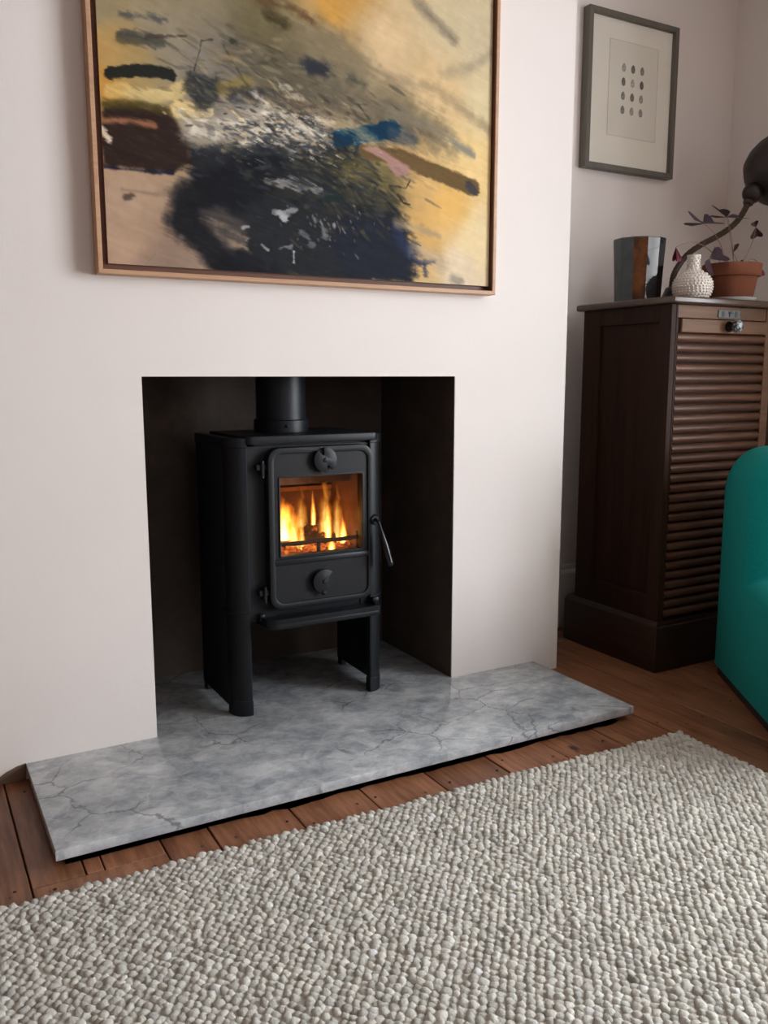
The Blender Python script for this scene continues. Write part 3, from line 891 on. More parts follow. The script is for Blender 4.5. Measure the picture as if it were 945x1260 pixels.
log('charred log lying slanted on top at the right of the fire', (0.500, 0.130, FB + 0.048), (0.590, 0.180, FB + 0.060), 0.017)

fire = thing('fire', 'orange and yellow log fire behind the stove glass', 'fire', (0.465, 0.15, FB))
b = BM()
for _ in range(190):
    p = Vector((rg.uniform(0.325, 0.615), rg.uniform(0.068, 0.235), FB)); r = rg.uniform(0.006, 0.013)
    q = bmesh.ops.create_icosphere(b, subdivisions=1, radius=r)['verts']
    for vv in q: vv.co = vv.co * rg.uniform(0.7, 1.25) + p + Vector((0, 0, r * 0.55))
em = obj('ember', b, M_EMBER, fire, smooth=0); em['kind'] = 'stuff'
def flame(x, y, z, h, w, gain=1.0, d=0.75, ph=0.0):
    """a tongue of flame; gain is how brightly it burns"""
    b = BM()
    n, m = 12, 16
    rings = []
    for i in range(n + 1):
        t = i / n
        r = max(w * 1.15 * (t + 0.16) ** 0.35 * (1.02 - t) ** 0.6, 0.001)
        rings.append([b.verts.new((x + r * math.cos(2 * math.pi * k / m), y + d * r * math.sin(2 * math.pi * k / m), z + h * t)) for k in range(m)])
    for A, B in zip(rings, rings[1:]):
        for k in range(m):
            b.faces.new((A[k], A[(k + 1) % m], B[(k + 1) % m], B[k]))
    b.faces.new(rings[0][::-1]); b.faces.new(rings[-1])
    bmesh.ops.recalc_face_normals(b, faces=b.faces)
    o = obj('flame', b, M_FLAME, fire, smooth=180, origin=(x, y, z))
    o.color = (1, 1, 1, gain)
    return o
E0 = FB
flame(0.405, 0.095, E0 + 0.034, 0.125, 0.062, 1.3)
flame(0.440, 0.105, E0 + 0.004, 0.135, 0.046, 0.8)
flame(0.462, 0.100, E0 + 0.000, 0.095, 0.026, 1.1)
flame(0.420, 0.160, E0 + 0.010, 0.150, 0.070, 0.55)
flame(0.500, 0.100, E0 + 0.070, 0.105, 0.020, 1.8)
flame(0.548, 0.125, E0 + 0.010, 0.215, 0.050, 0.35)
flame(0.542, 0.090, E0 + 0.030, 0.110, 0.028, 1.7)
flame(0.590, 0.088, E0 + 0.010, 0.085, 0.030, 2.1)
flame(0.588, 0.125, E0 + 0.008, 0.180, 0.038, 0.40)
flame(0.500, 0.190, E0 + 0.010, 0.170, 0.044, 0.35)
flame(0.540, 0.064, E0 - 0.000, 0.036, 0.028, 2.2)
for lx, lz, pw_ in ((0.42, 0.08, 0.17), (0.55, 0.07, 0.17)):
    l = bpy.data.lights.new('firelight', 'POINT'); l.energy = pw_; l.color = (1.0, 0.36, 0.08); l.shadow_soft_size = 0.03
    lo = bpy.data.objects.new('firelight', l); COL.objects.link(lo); lo.parent = fire; lo.location = (lx - 0.465, -0.005, lz)
# ------------------------------------------------------------------ abstract painting
FX0, FX1, FZ0, FZ1, FY = -0.098, 1.030, 1.207, 2.330, -0.043
painting = thing('painting', 'large abstract oil painting in a thin oak frame on the chimney breast', 'painting', (0.466, 0.0, FZ0))
def mitred(parent, mat, x0, x1, z0, z1, w, y0, y1, name='frame_rail', bev=0.001):
    for pts in ([(x0, z0), (x1, z0), (x1 - w, z0 + w), (x0 + w, z0 + w)], [(x0, z1), (x0 + w, z1 - w), (x1 - w, z1 - w), (x1, z1)],
                [(x0, z0), (x0 + w, z0 + w), (x0 + w, z1 - w), (x0, z1)], [(x1, z0), (x1, z1), (x1 - w, z1 - w), (x1 - w, z0 + w)]):
        b = BM(); add_prism(b, pts, 1, y0, y1, bev, 1)
        obj(name, b, mat, parent, smooth=0)
mitred(painting, M_FRAME_LITE, FX0, FX1, FZ0, FZ1, 0.0105, FY, -0.001)
mitred(painting, M_FRAME_DARK, FX0 + 0.0106, FX1 - 0.0106, FZ0 + 0.0106, FZ1 - 0.0106, 0.019, -0.016, -0.004, 'rebate')
b = BM()
q = 0.0002
for x0, x1, z0, z1 in ((FX0 + 0.0105, FX0 + 0.0118, FZ0 + 0.0118, FZ1 - 0.0118), (FX1 - 0.0118, FX1 - 0.0105, FZ0 + 0.0118, FZ1 - 0.0118),
                       (FX0 + 0.0105, FX1 - 0.0105, FZ0 + 0.0105, FZ0 + 0.0118), (FX0 + 0.0105, FX1 - 0.0105, FZ1 - 0.0118, FZ1 - 0.0105)):
    add_box(b, x0 + q, x1 - q, FY + 0.0012, -0.0165, z0 + q, z1 - q)
obj('frame_lining', b, M_FRAME_DARK, painting, smooth=0)

# painting: background tones, then strokes, in canvas millimetres
ANCH=[(3,559,150,140,112),(145,491,150,142,125),(16,400,196,150,80),(13,476,185,155,105),(241,453,138,132,122),(409,592,122,112,82),(598,669,195,155,90),(753,595,206,182,146),(958,702,195,182,152),(1057,518,206,192,158),(907,507,206,182,142),(704,466,192,172,142),(563,562,168,152,128),(1054,667,195,182,155),(1005,337,220,195,145),(938,221,216,178,112),(858,137,200,165,108),(1066,142,216,198,160),(997,24,212,197,172),(38,155,178,153,132),(32,27,180,154,132),(146,6,150,130,115),(141,365,165,150,120),(77,427,172,152,108),(344,497,128,122,114),(300,407,135,128,118),(632,495,150,138,118),(729,398,140,130,112),(805,314,175,150,110),(655,318,120,112,85),(729,243,130,118,85),(450,467,120,112,95),(562,426,125,115,102),(1035,893,195,180,150),(566,828,190,165,110),(154,701,150,140,115),(857,256,205,172,120)]
STROKES=[('p',[(306,609),(432,642),(609,609),(729,530),(908,454),(962,408),(729,357),(561,406),(406,422),(324,503)],28,(112,104,82),0.55,18),('s',[(345,525),(472,480),(632,456),(804,419),(922,371)],30,26,(104,98,86),0.6,16),('s',[(517,516),(562,512)],16,12,(52,56,66),0.9,8),('s',[(410,610),(452,603)],14,10,(70,62,40),0.8,8),('s',[(389,643),(475,641),(530,623)],8,8,(95,72,50),0.7,7),('s',[(564,677),(591,644)],18,14,(205,160,85),0.6,8),('s',[(632,505),(680,493)],10,10,(60,66,58),0.7,8),('p',[(205,274),(318,301),(447,332),(608,362),(679,300),(729,222),(805,166),(845,82),(819,3),(605,-23),(397,-5),(257,3),(333,67),(231,136),(209,200)],16,(42,45,50),0.97,20),('p',[(402,268),(607,312),(754,214),(704,136),(559,165),(445,175)],22,(58,58,52),0.6,18),('p',[(560,286),(729,326),(792,250),(729,176),(630,213)],16,(112,104,72),0.6,14),('p',[(607,292),(691,306),(684,259),(619,248)],12,(130,118,78),0.6,9),('s',[(380,237),(274,201),(195,161),(186,109),(239,60),(299,-4)],34,18,(34,35,40),0.97,8),('s',[(402,268),(347,214),(294,180)],44,16,(33,35,41),0.95,8),('p',[(231,132),(283,150),(345,107),(332,47),(280,63)],14,(112,102,95),0.6,10),('s',[(332,27),(397,-5)],26,14,(36,38,44),0.9,9),('p',[(654,194),(767,152),(845,82),(819,8),(629,-7),(558,83)],18,(40,46,60),0.75,14),('s',[(774,131),(811,84)],15,8,(52,62,92),0.8,8),('s',[(819,69),(859,50),(899,59)],7,5,(55,62,88),0.85,7),('s',[(864,57),(870,22)],5,4,(60,66,90),0.7,6),('s',[(547,194),(594,205)],10,7,(30,56,58),0.6,8),('p',[(3,349),(65,362),(150,356),(174,334),(200,286),(206,246),(154,218),(68,216),(-4,215)],7,(56,42,37),0.98,6),('s',[(7,350),(84,361),(155,353)],9,6,(88,78,40),0.8,5),('s',[(9,315),(64,324),(120,319)],6,5,(168,120,92),0.85,4),('s',[(0,214),(78,215),(158,217)],3,3,(40,42,62),0.9,3),('s',[(0,296),(17,274)],5,3,(225,210,190),0.9,5),('s',[(22,380),(63,389)],12,5,(212,185,125),0.8,6),('s',[(66,381),(94,384)],10,5,(210,190,140),0.8,6),('s',[(113,385),(165,396),(205,422)],13,5,(208,188,138),0.9,6),('s',[(179,362),(248,370)],16,4,(222,200,150),0.95,6),('s',[(24,420),(78,434),(124,438),(166,437)],11,2.5,(42,44,40),0.95,4),('s',[(53,502),(99,505),(146,505)],7,6,(78,80,72),0.8,7),('s',[(54,513),(118,517)],5,4,(80,80,76),0.7,6),('s',[(56,549),(107,554),(157,556)],7,5,(85,86,88),0.8,7),('s',[(109,512),(204,529)],3,2,(88,74,70),0.8,3),('s',[(99,500),(130,488)],2,2,(92,90,84),0.7,2),('s',[(221,457),(237,506),(240,525),(268,533)],1.6,1.2,(78,74,70),0.8,2),('s',[(294,525),(323,484),(353,443)],1.6,1.2,(78,74,70),0.7,2),('s',[(220,422),(264,424),(239,394)],22,9,(50,54,56),0.85,10),('s',[(291,424),(353,448)],14,9,(150,132,72),0.7,8),('s',[(321,410),(384,423)],16,10,(60,62,66),0.8,10),('s',[(316,542),(329,540)],8,5,(60,62,50),0.8,6),('p',[(188,336),(262,364),(363,416),(438,408),(561,386),(607,342),(492,302),(382,301),(277,295),(200,297)],14,(168,162,152),0.75,20),('s',[(238,346),(340,353)],6,4,(212,205,190),0.85,9),('s',[(267,319),(404,346)],6,4,(212,205,190),0.85,9),('s',[(374,427),(405,407)],6,4,(212,205,190),0.85,9),('s',[(404,365),(538,367)],6,4,(212,205,190),0.85,9),('s',[(217,325),(277,310)],6,4,(212,205,190),0.85,9),('s',[(460,434),(498,432)],6,4,(212,205,190),0.85,9),('s',[(471,393),(584,385)],6,4,(212,205,190),0.85,9),('s',[(339,309),(447,332)],6,4,(212,205,190),0.85,9),('s',[(439,456),(463,450)],6,4,(212,205,190),0.85,9),('s',[(526,358),(607,348)],6,4,(212,205,190),0.85,9),('s',[(362,378),(448,386)],6,4,(212,205,190),0.85,9),('s',[(188,354),(217,325)],6,4,(212,205,190),0.85,9),('s',[(298,332),(361,321)],8,6,(58,62,68),0.75,10),('s',[(404,323),(514,321)],8,6,(58,62,68),0.75,10),('s',[(437,369),(492,347)],8,6,(58,62,68),0.75,10),('s',[(318,287),(447,297)],8,6,(58,62,68),0.75,10),('s',[(515,380),(584,359)],8,6,(58,62,68),0.75,10),('s',[(246,279),(318,301)],8,6,(58,62,68),0.75,10),('s',[(401,226),(468,225),(548,217)],8,5,(185,180,175),0.85,11),('s',[(433,150),(444,139)],6,3,(190,190,190),0.9,6),('s',[(422,149),(478,162)],5,3,(160,160,162),0.8,7),('s',[(530,142),(549,134),(558,104)],8,5,(150,152,158),0.7,9),('s',[(493,109),(523,80)],6,4,(140,142,146),0.7,8),('s',[(431,64),(465,72)],4,3,(150,150,152),0.8,6),('s',[(469,56),(469,32)],2.5,2,(190,190,190),0.9,3),('s',[(381,70),(398,57)],3,2,(175,172,168),0.8,4),('s',[(334,106),(347,111)],3,2,(170,168,165),0.8,4),('s',[(603,352),(655,364),(729,384),(764,393)],20,4,(16,60,86),0.97,5),('s',[(766,383),(817,375)],18,10,(78,86,96),0.7,9),('s',[(684,329),(804,325),(923,295),(1029,271)],19,3.5,(112,92,62),0.97,4),('s',[(1014,277),(1032,261)],10,4,(70,72,82),0.8,4),('p',[(674,336),(709,345),(779,322),(817,305),(805,281),(774,277),(741,307)],4,(168,135,128),0.95,4),('s',[(561,386),(655,379),(704,354)],14,10,(190,172,140),0.6,12),('s',[(832,730),(892,690),(958,651)],12,12,(128,118,104),0.75,6),('s',[(920,557),(1000,584),(1082,640)],12,14,(160,148,126),0.6,6),('s',[(632,545),(753,524),(907,513),(1073,438)],12,12,(150,136,112),0.55,8),('s',[(753,433),(882,419),(949,396),(1018,361)],12,10,(140,132,116),0.65,6),('s',[(949,391),(1027,357)],6,4,(140,138,130),0.8,4),('s',[(754,250),(805,247),(818,269)],1.6,1.2,(70,62,54),0.8,2),('s',[(779,227),(797,208),(818,205)],1.8,1.2,(60,54,48),0.9,2),('s',[(800,122),(827,107),(853,98)],1.8,1.2,(60,54,52),0.9,2),('s',[(780,153),(912,131)],10,9,(165,150,128),0.7,9),('s',[(832,92),(926,54)],18,14,(175,162,145),0.6,9),('s',[(963,18),(986,10)],12,8,(150,142,130),0.8,4),('s',[(47,150),(60,157)],7,5,(88,78,72),0.8,5),('s',[(38,168),(142,165)],3,3,(148,128,112),0.7,3),('s',[(88,2),(112,28)],2,2,(150,130,112),0.7,2)]
CX0, CZ0, CW, CH = -0.072, 1.232, 1.087, 1.074
GX, GZ = 500, 494
xs = np.linspace(0, CW * 1000, GX); zs = np.linspace(0, CH * 1000, GZ)
U, Wd = np.meshgrid(xs, zs)
def vnoise(x, y, seed):
    r = np.random.RandomState(seed); T = r.rand(256, 256)
    xi = np.floor(x).astype(int); yi = np.floor(y).astype(int); fx = x - xi; fy = y - yi
    fx = fx * fx * (3 - 2 * fx); fy = fy * fy * (3 - 2 * fy)
    g = lambda a, c: T[a % 256, c % 256]
    return (g(xi, yi) * (1 - fx) + g(xi + 1, yi) * fx) * (1 - fy) + (g(xi, yi + 1) * (1 - fx) + g(xi + 1, yi + 1) * fx) * fy
def fbm(x, y, seed, oct=4, gain=0.55):
    s = 0; a = 1; t = 0
    for o in range(oct):
        s = s + a * vnoise(x * 2 ** o, y * 2 ** o, seed + o); t += a; a *= gain
    return s / t - 0.5
FA = math.radians(-17)
fs_, ft_ = U * math.cos(FA) + Wd * math.sin(FA), -U * math.sin(FA) + Wd * math.cos(FA)
n_fine = fbm(U / 22, Wd / 22, 10); n_mid = fbm(U / 70, Wd / 70, 20); n_st = fbm(fs_ / 75, ft_ / 9, 30, 5); n_st2 = fbm(fs_ / 30, ft_ / 5, 50, 4)
wx, wz = U + 55 * n_mid, Wd + 55 * fbm(U / 70, Wd / 70, 70)
img = np.zeros(U.shape + (3,)); wsum = np.zeros(U.shape)
for ax, az, r_, g_, b_ in ANCH:
    w = 1.0 / ((wx - ax) ** 2 + (wz - az) ** 2 + 900) ** 1.7
    img += w[..., None] * np.array([r_, g_, b_]); wsum += w
img /= wsum[..., None]
img += (n_st * 11 + n_fine * 12 + n_mid * 10)[..., None]
relief = n_st2 * 0.25
def seg_dist(P, pts, closed):
    d = np.full(U.shape, 1e9); inside = np.zeros(U.shape, bool)
    px_, pz_ = P
    n = len(pts)
    for i in range(n if closed else n - 1):
        ax, az = pts[i]; bx, bz = pts[(i + 1) % n]
        ex, ez = bx - ax, bz - az
        t = np.clip(((px_ - ax) * ex + (pz_ - az) * ez) / (ex * ex + ez * ez + 1e-9), 0, 1)
        d = np.minimum(d, np.hypot(px_ - ax - t * ex, pz_ - az - t * ez))
        if closed:
            c = ((az > pz_) != (bz > pz_)) & (px_ < ex * (pz_ - az) / (ez if ez else 1e-9) + ax)
            inside ^= c
    return np.where(inside, -d, d) if closed else d
# several hundred small dragged dabs: palette and place follow the passages of the picture
rd = np.random.RandomState(77)
DABS = [  # centre u, v, spread u, v, count, angle, length, width, alpha, palette
    (330, 505, 230, 60, 90, -12, (20, 75), (2, 7), 0.45, [(92, 88, 70), (150, 140, 118), (120, 108, 78), (72, 70, 62), (168, 152, 118)]),
    (470, 420, 260, 60, 170, -24, (14, 70), (1.5, 6), 0.55, [(84, 80, 70), (150, 138, 116), (112, 100, 70), (58, 60, 62), (182, 168, 140), (96, 78, 74)]),
    (430, 345, 190, 50, 190, -14, (8, 45), (1.2, 5), 0.8, [(222, 214, 198), (190, 180, 162), (150, 140, 124), (74, 74, 76), (46, 50, 56), (205, 186, 150)]),
    (520, 240, 210, 75, 230, -16, (14, 70), (2, 8), 0.5, [(30, 33, 40), (44, 50, 62), (62, 66, 70), (74, 72, 58), (36, 40, 46), (90, 92, 94)]),
    (700, 190, 130, 90, 130, -32, (12, 60), (2, 7), 0.5, [(36, 40, 48), (54, 58, 76), (88, 82, 60), (104, 96, 70), (30, 34, 40)]),
    (620, 290, 120, 50, 90, -20, (12, 50), (2, 6), 0.5, [(110, 100, 66), (72, 68, 50), (140, 128, 92), (54, 56, 54)]),
    (860, 330, 120, 80, 60, -34, (20, 80), (2, 8), 0.30, [(196, 166, 112), (214, 188, 140), (170, 142, 98)]),
    (560, 130, 110, 60, 46, -60, (5, 18), (1.2, 3), 0.8, [(176, 174, 172), (140, 142, 146), (112, 114, 120)]),
]
def drag_dabs():
    for cu, cv, su, sv, cnt, ang_, ln, wd_, al, pal in DABS:
        for _ in range(cnt):
            x0, z0 = cu + rd.normal(0, su * 0.55), cv + rd.normal(0, sv * 0.55)
            an = math.radians(ang_ + rd.normal(0, 14)); l = rd.uniform(*ln); w = rd.uniform(*wd_)
            i0, i1 = np.searchsorted(xs, (x0 - l, x0 + l)); j0, j1 = np.searchsorted(zs, (z0 - l, z0 + l))
            if i1 - i0 < 2 or j1 - j0 < 2: continue
            u_, v_ = U[j0:j1, i0:i1] - x0, Wd[j0:j1, i0:i1] - z0
            a_, b_ = u_ * math.cos(an) + v_ * math.sin(an), -u_ * math.sin(an) + v_ * math.cos(an) + 0.004 * u_ * u_ / max(l, 1) * rd.normal(0, 12)
            m = np.clip(1.25 - (a_ / (l / 2)) ** 2 - (b_ / w) ** 2 + n_fine[j0:j1, i0:i1] * 1.6 + n_st2[j0:j1, i0:i1] * 2.4, 0, 1) * al * 0.75
            c = np.array(pal[rd.randint(len(pal))], float) * rd.uniform(0.9, 1.1)
            img[j0:j1, i0:i1] = img[j0:j1, i0:i1] * (1 - m[..., None]) + c * m[..., None]
            relief[j0:j1, i0:i1] += m * 0.5
K = 2.25
for i, s in enumerate(STROKES):
    if (16, 60, 86) in s: drag_dabs()
    if s[0] == 'p': _, pts, soft, col, al, nz = s; wdt = 0
    else: _, pts, wdt, soft, col, al, nz = s
    mixn = 0.5 * n_fine + 0.35 * n_mid + 0.55 * (n_st if s[0] == 'p' else n_st2)
    d = seg_dist((U, Wd), pts, s[0] == 'p')
    d = d - wdt * K / 2 + mixn * nz * K * 1.9
    m = np.clip(0.5 - d / (soft * K), 0, 1); m = m * m * (3 - 2 * m)
    dry = np.clip(1.0 + n_st2 * (1.2 if al < 0.9 else 0.35), 0.3, 1) if nz > 5 else 1.0
    a = m * al * dry
    c = np.array(col, float) + ((n_st * 13 + n_st2 * 12 + n_fine * 12) * (1.0 if nz > 4 else 0.4) * (0.35 + sum(col) / 500.0))[..., None]
    img = img * (1 - a[..., None]) + c * a[..., None]
    if soft < 8: relief = relief * (1 - a * 0.6) + a * (0.35 + n_st2 * 0.9)
# broken white and dark flecks dragged through the middle of the picture
band = np.exp(-(((U - 500) / 260) ** 2 + ((Wd - 330) / 105) ** 2) * 1.4)
fl = fbm(fs_ / 26, ft_ / 6.5, 90, 4); fl2 = fbm(fs_ / 30, ft_ / 7, 120, 4)
m = np.clip((fl - 0.17) * 9, 0, 1) * band * 0.85; img = img * (1 - m[..., None]) + np.array([205, 197, 182]) * m[..., None]; relief += m * 0.8
m = np.clip((fl2 - 0.13) * 9, 0, 1) * np.clip(band * 1.3, 0, 1) * 0.75; img = img * (1 - m[..., None]) + np.array([52, 54, 58]) * m[..., None]
img = np.clip(img, 14, 244)
L_ = img / 255.0; L_ = np.where(L_ <= 0.04045, L_ / 12.92, ((L_ + 0.055) / 1.055) ** 2.4)
gain_x = 1.22
L_ = np.clip(L_ ** 1.2 * gain_x, 0.003, 0.9)
verts = np.stack([CX0 + U / 1000, np.full(U.shape, -0.028), CZ0 + Wd / 1000], -1).reshape(-1, 3)
verts -= np.array([CX0, -0.028, CZ0])
idx = np.arange(GX * GZ).reshape(GZ, GX)
quads = np.stack([idx[:-1, :-1], idx[:-1, 1:], idx[1:, 1:], idx[1:, :-1]], -1).reshape(-1, 4)
me = bpy.data.meshes.new('painted_surface'); me.from_pydata(verts.tolist(), [], quads.tolist()); me.update()
att = me.color_attributes.new('pigment', 'FLOAT_COLOR', 'POINT')
att.data.foreach_set('color', np.concatenate([L_.reshape(-1, 3), np.ones((GX * GZ, 1))], 1).astype(np.float32).ravel())
att2 = me.attributes.new('relief', 'FLOAT', 'POINT'); att2.data.foreach_set('value', relief.astype(np.float32).ravel())
t = NT('oil_paint')
a1 = t.node('ShaderNodeAttribute', attribute_name='pigment'); a2 = t.node('ShaderNodeAttribute', attribute_name='relief')
v = t.coords(); n = t.noise(v, 700, 3)
t.base(t.mix(0.06, a1.outputs['Color'], n.outputs['Fac'], 'OVERLAY')); t.set(0.72, 0, 0.12)
t.bump(t.math('ADD', a2.outputs['Fac'], t.math('MULTIPLY', n.outputs['Fac'], 0.25)), 0.35, 0.003)
me.materials.append(t.m); me.shade_smooth()
ps = bpy.data.objects.new('painted_surface', me); COL.objects.link(ps); ps.parent = painting
ps.location = Vector((CX0, -0.028, CZ0)) - painting.location
b = BM(); add_box(b, CX0, CX0 + CW, -0.0275, -0.0165, CZ0, CZ0 + CH)
obj('canvas', b, simple_mat('raw_canvas', (0.45, 0.38, 0.30, 1), 0.9), painting, smooth=0)

# ------------------------------------------------------------------ framed print of twelve eggs
PX0, PX1, PZ0, PZ1 = 1.703, 2.147, 1.721, 2.263
prn = thing('framed_print', 'grey framed print of twelve small eggs on the alcove wall', 'picture', (1.925, YB, PZ0))
mitred(prn, M_FRAME_GREY, PX0, PX1, PZ0, PZ1, 0.019, 0.345, YB - 0.001)
b = BM(); add_box(b, PX0 + 0.0192, PX1 - 0.0192, 0.362, YB - 0.002, PZ0 + 0.0192, PZ1 - 0.0192)
mount = obj('mount', b, simple_mat('white_mount', (0.80, 0.765, 0.675, 1), 0.85, var=0.02), prn, smooth=0)
b = BM()
add_box(b, 1.815, 2.058, 0.3608, 0.3621, 1.846, 2.176, 0.0006, 1)
obj('print_paper', b, simple_mat('print_paper', (0.73, 0.695, 0.61, 1), 0.85, var=0.02), mount, smooth=0)
b = BM(); add_ring(b, rrect(1.815, 2.058, 1.846, 2.176, 0.003, 2), rrect(1.8165, 2.0565, 1.8475, 2.1745, 0.003, 2), 1, 0.3603, 0.3609)
obj('plate_mark', b, simple_mat('plate_mark', (0.55, 0.52, 0.46, 1), 0.85), mount, smooth=0)
tones = [0.40, 0.17, 0.24, 0.18, 0.45, 0.13, 0.25, 0.15, 0.33, 0.22, 0.36, 0.29]
for k in range(12):
    ex = 1.887 + 0.0455 * (k % 3); ez = 2.087 - 0.0487 * (k // 3)
    tn = tones[k]
    em_ = NT('egg_tone'); v = em_.coords(); nn = em_.noise(v, 120, 4)
    gr_ = em_.node('ShaderNodeSeparateXYZ'); em_.link(v, gr_.inputs[0])
    speck = em_.ramp(nn.outputs['Fac'], [(0.35, (tn * 0.55, tn * 0.53, tn * 0.47)), (0.65, (tn * 1.3, tn * 1.25, tn * 1.12))])
    em_.base(speck); em_.set(0.85)
    pts = []
    for a in range(20):
        th = 2 * math.pi * a / 20
        zz = math.cos(th); pts.append((ex + 0.0092 * math.sin(th) * (1 - 0.16 * zz), ez + 0.0145 * zz))
    b = BM(); add_prism(b, pts, 1, 0.3595, 0.3609)
    obj('printed_egg', b, em_.m, mount, origin=(ex, 0.36, ez), smooth=0)
b = BM(); add_box(b, PX0 + 0.0192, PX1 - 0.0192, 0.3495, 0.3515, PZ0 + 0.0192, PZ1 - 0.0192)
obj('glazing', b, M_PICTURE_GLASS, prn, smooth=0)

# ------------------------------------------------------------------ tambour filing cabinet
KX0, KX1, KY0, KY1, KZ = 1.603, 2.112, -0.186, 0.212, 1.217
cab = thing('filing_cabinet', 'tall dark oak filing cabinet with a slatted roller front in the alcove', 'cabinet', ((KX0 + KX1) / 2, 0.013, 0))
# carcass: framed sides with sunk panels
for x, s in ((KX0, 1), (KX1, -1)):
    xa, xb_ = (x, x + 0.022) if s > 0 else (x - 0.022, x)
    b = BM()
    add_box(b, xa, xb_, KY0, KY0 + 0.048, 0.15, KZ - 0.022, 0.0015, 1); add_box(b, xa, xb_, KY1 - 0.085, KY1, 0.15, KZ - 0.022, 0.0015, 1)
    add_box(b, xa, xb_, KY0 + 0.048, KY1 - 0.085, 1.140, KZ - 0.022, 0.0015, 1); add_box(b, xa, xb_, KY0 + 0.048, KY1 - 0.085, 0.15, 0.252, 0.0015, 1)
    sf = obj('side_frame', b, M_OAK_V, cab, smooth=0)
    b = BM(); add_box(b, xa + 0.009, xb_ - 0.009, KY0 + 0.046, KY1 - 0.083, 0.25, 1.142)
    obj('side_panel', b, M_OAK_V, sf, smooth=0)
b = BM(); add_box(b, KX0 + 0.023, KX1 - 0.023, KY1 - 0.014, KY1 - 0.001, 0.15, KZ - 0.023); obj('back_panel', b, M_OAK_V, cab, smooth=0)
# front stiles
for xa, xb_ in ((KX0 + 0.0225, KX0 + 0.030), (KX1 - 0.060, KX1 - 0.0225)):
    b = BM(); add_box(b, xa, xb_, KY0, KY0 + 0.03, 0.17, 1.1945, 0.0015, 1); obj('stile', b, M_OAK_RAIL if xa > 1.9 else M_OAK_V, cab, smooth=0)
# plinth
b = BM()
add_box(b, KX0 - 0.014, KX1 + 0.014, KY0 - 0.014, KY1 + 0.040, 0.0, 0.155, 0.002, 1)
add_prism(b, [(KX0 - 0.014, 0.155), (KX0 - 0.014, 0.157), (KX0 - 0.002, 0.170), (KX1 + 0.002, 0.170), (KX1 + 0.014, 0.157), (KX1 + 0.014, 0.155)], 1, KY0 - 0.010, KY1 + 0.035)
obj('plinth', b, M_OAK_Y, cab, smooth=0)
# top with moulded edge
b = BM()
add_prism(b, rrect(KX0 - 0.018, KX1 + 0.018, KY0 - 0.027, KY1 + 0.022, 0.004, 2), 2, KZ - 0.0215, KZ, 0.006, 3)
obj('cabinet_top', b, grain('oak_top', (0.04, 0.022, 0.015, 1), (0.065, 0.036, 0.024, 1), (0.10, 0.056, 0.038, 1), 'x', 0.3), cab, smooth=40)
TX0, TX1 = KX0 + 0.0305, KX1 - 0.0605
b = BM(); add_box(b, TX0, TX1, KY0 + 0.002, KY0 + 0.03, 1.153, KZ - 0.023, 0.0015, 1)
rail = obj('lock_rail', b, M_OAK_RAIL, cab, smooth=0)
# lock plate
M_PLATE = simple_mat('pewter_plate', (0.10, 0.10, 0.10, 1), 0.5, 0.6, 0.4, 0.2, 60)
M_PEWTER_DK = simple_mat('dark_pewter', (0.05, 0.05, 0.052, 1), 0.5, 0.6, 0.4, 0.2, 60)
lx, lz = 1.867, 1.1705
b = BM(); add_prism(b, rrect(lx - 0.052, lx + 0.052, lz - 0.0125, lz + 0.0125, 0.004, 3), 1, KY0 - 0.001, KY0 + 0.003, 0.0006, 1)
lp = obj('lock_plate', b, M_PLATE, rail, smooth=30)
b = BM()
add_lathe(b, [(0.0, 0.0), (0.0048, 0.0), (0.0048, 0.0012), (0.0, 0.0012)], (lx, KY0 - 0.0008, lz + 0.004), 12, Matrix.Rotation(math.radians(90), 3, 'X'))
add_box(b, lx - 0.0025, lx + 0.0025, KY0 - 0.002, KY0, lz - 0.009, lz + 0.004); add_box(b, lx + 0.002, lx + 0.012, KY0 - 0.002, KY0, lz + 0.003, lz + 0.0055)
obj('keyhole', b, M_IRON_DEEP, lp, smooth=0)
for xa in (lx - 0.037, lx + 0.025):
    b = BM(); add_box(b, xa, xa + 0.013, KY0 - 0.0016, KY0, lz - 0.010, lz + 0.009); obj('plate_boss', b, M_PEWTER_DK, lp, smooth=0)
# pull bar with knob
b = BM(); add_box(b, TX0 + 0.014, TX1, KY0 - 0.004, KY0 + 0.016, 1.108, 1.1505, 0.002, 1)
bar = obj('pull_bar', b, M_OAK_RAIL, cab, smooth=0)
b = BM(); add_box(b, TX0 + 0.001, TX0 + 0.0135, KY0 + 0.006, KY0 + 0.016, 1.108, 1.1505); obj('bar_end', b, M_OAK_V, bar, smooth=0)
t = NT('mottled_knob'); v = t.coords(); n = t.noise(v, 110, 4, 0.6)
t.base(t.ramp(n.outputs['Fac'], [(0.44, (0.010, 0.012, 0.014)), (0.60, (0.38, 0.42, 0.44))])); t.set(0.12, 0, 0.7)
b = BM()
add_lathe(b, [(0.010, 0.019), (0.016, 0.022), (0.0205, 0.031), (0.0195, 0.041), (0.013, 0.048), (0.0, 0.050)], (lx - 0.004, KY0 - 0.0035, 1.1305), 24, Matrix.Rotation(math.radians(90), 3, 'X'))
kb = obj('knob', b, t.m, bar, smooth=60)
b = BM()
add_lathe(b, [(0.0, 0.0), (0.017, 0.0), (0.018, 0.003), (0.0155, 0.009), (0.013, 0.017), (0.012, 0.021), (0.0, 0.021)], (lx - 0.004, KY0 - 0.0035, 1.1305), 20, Matrix.Rotation(math.radians(90), 3, 'X'))
obj('knob_neck', b, M_ENAMEL, bar, smooth=50)
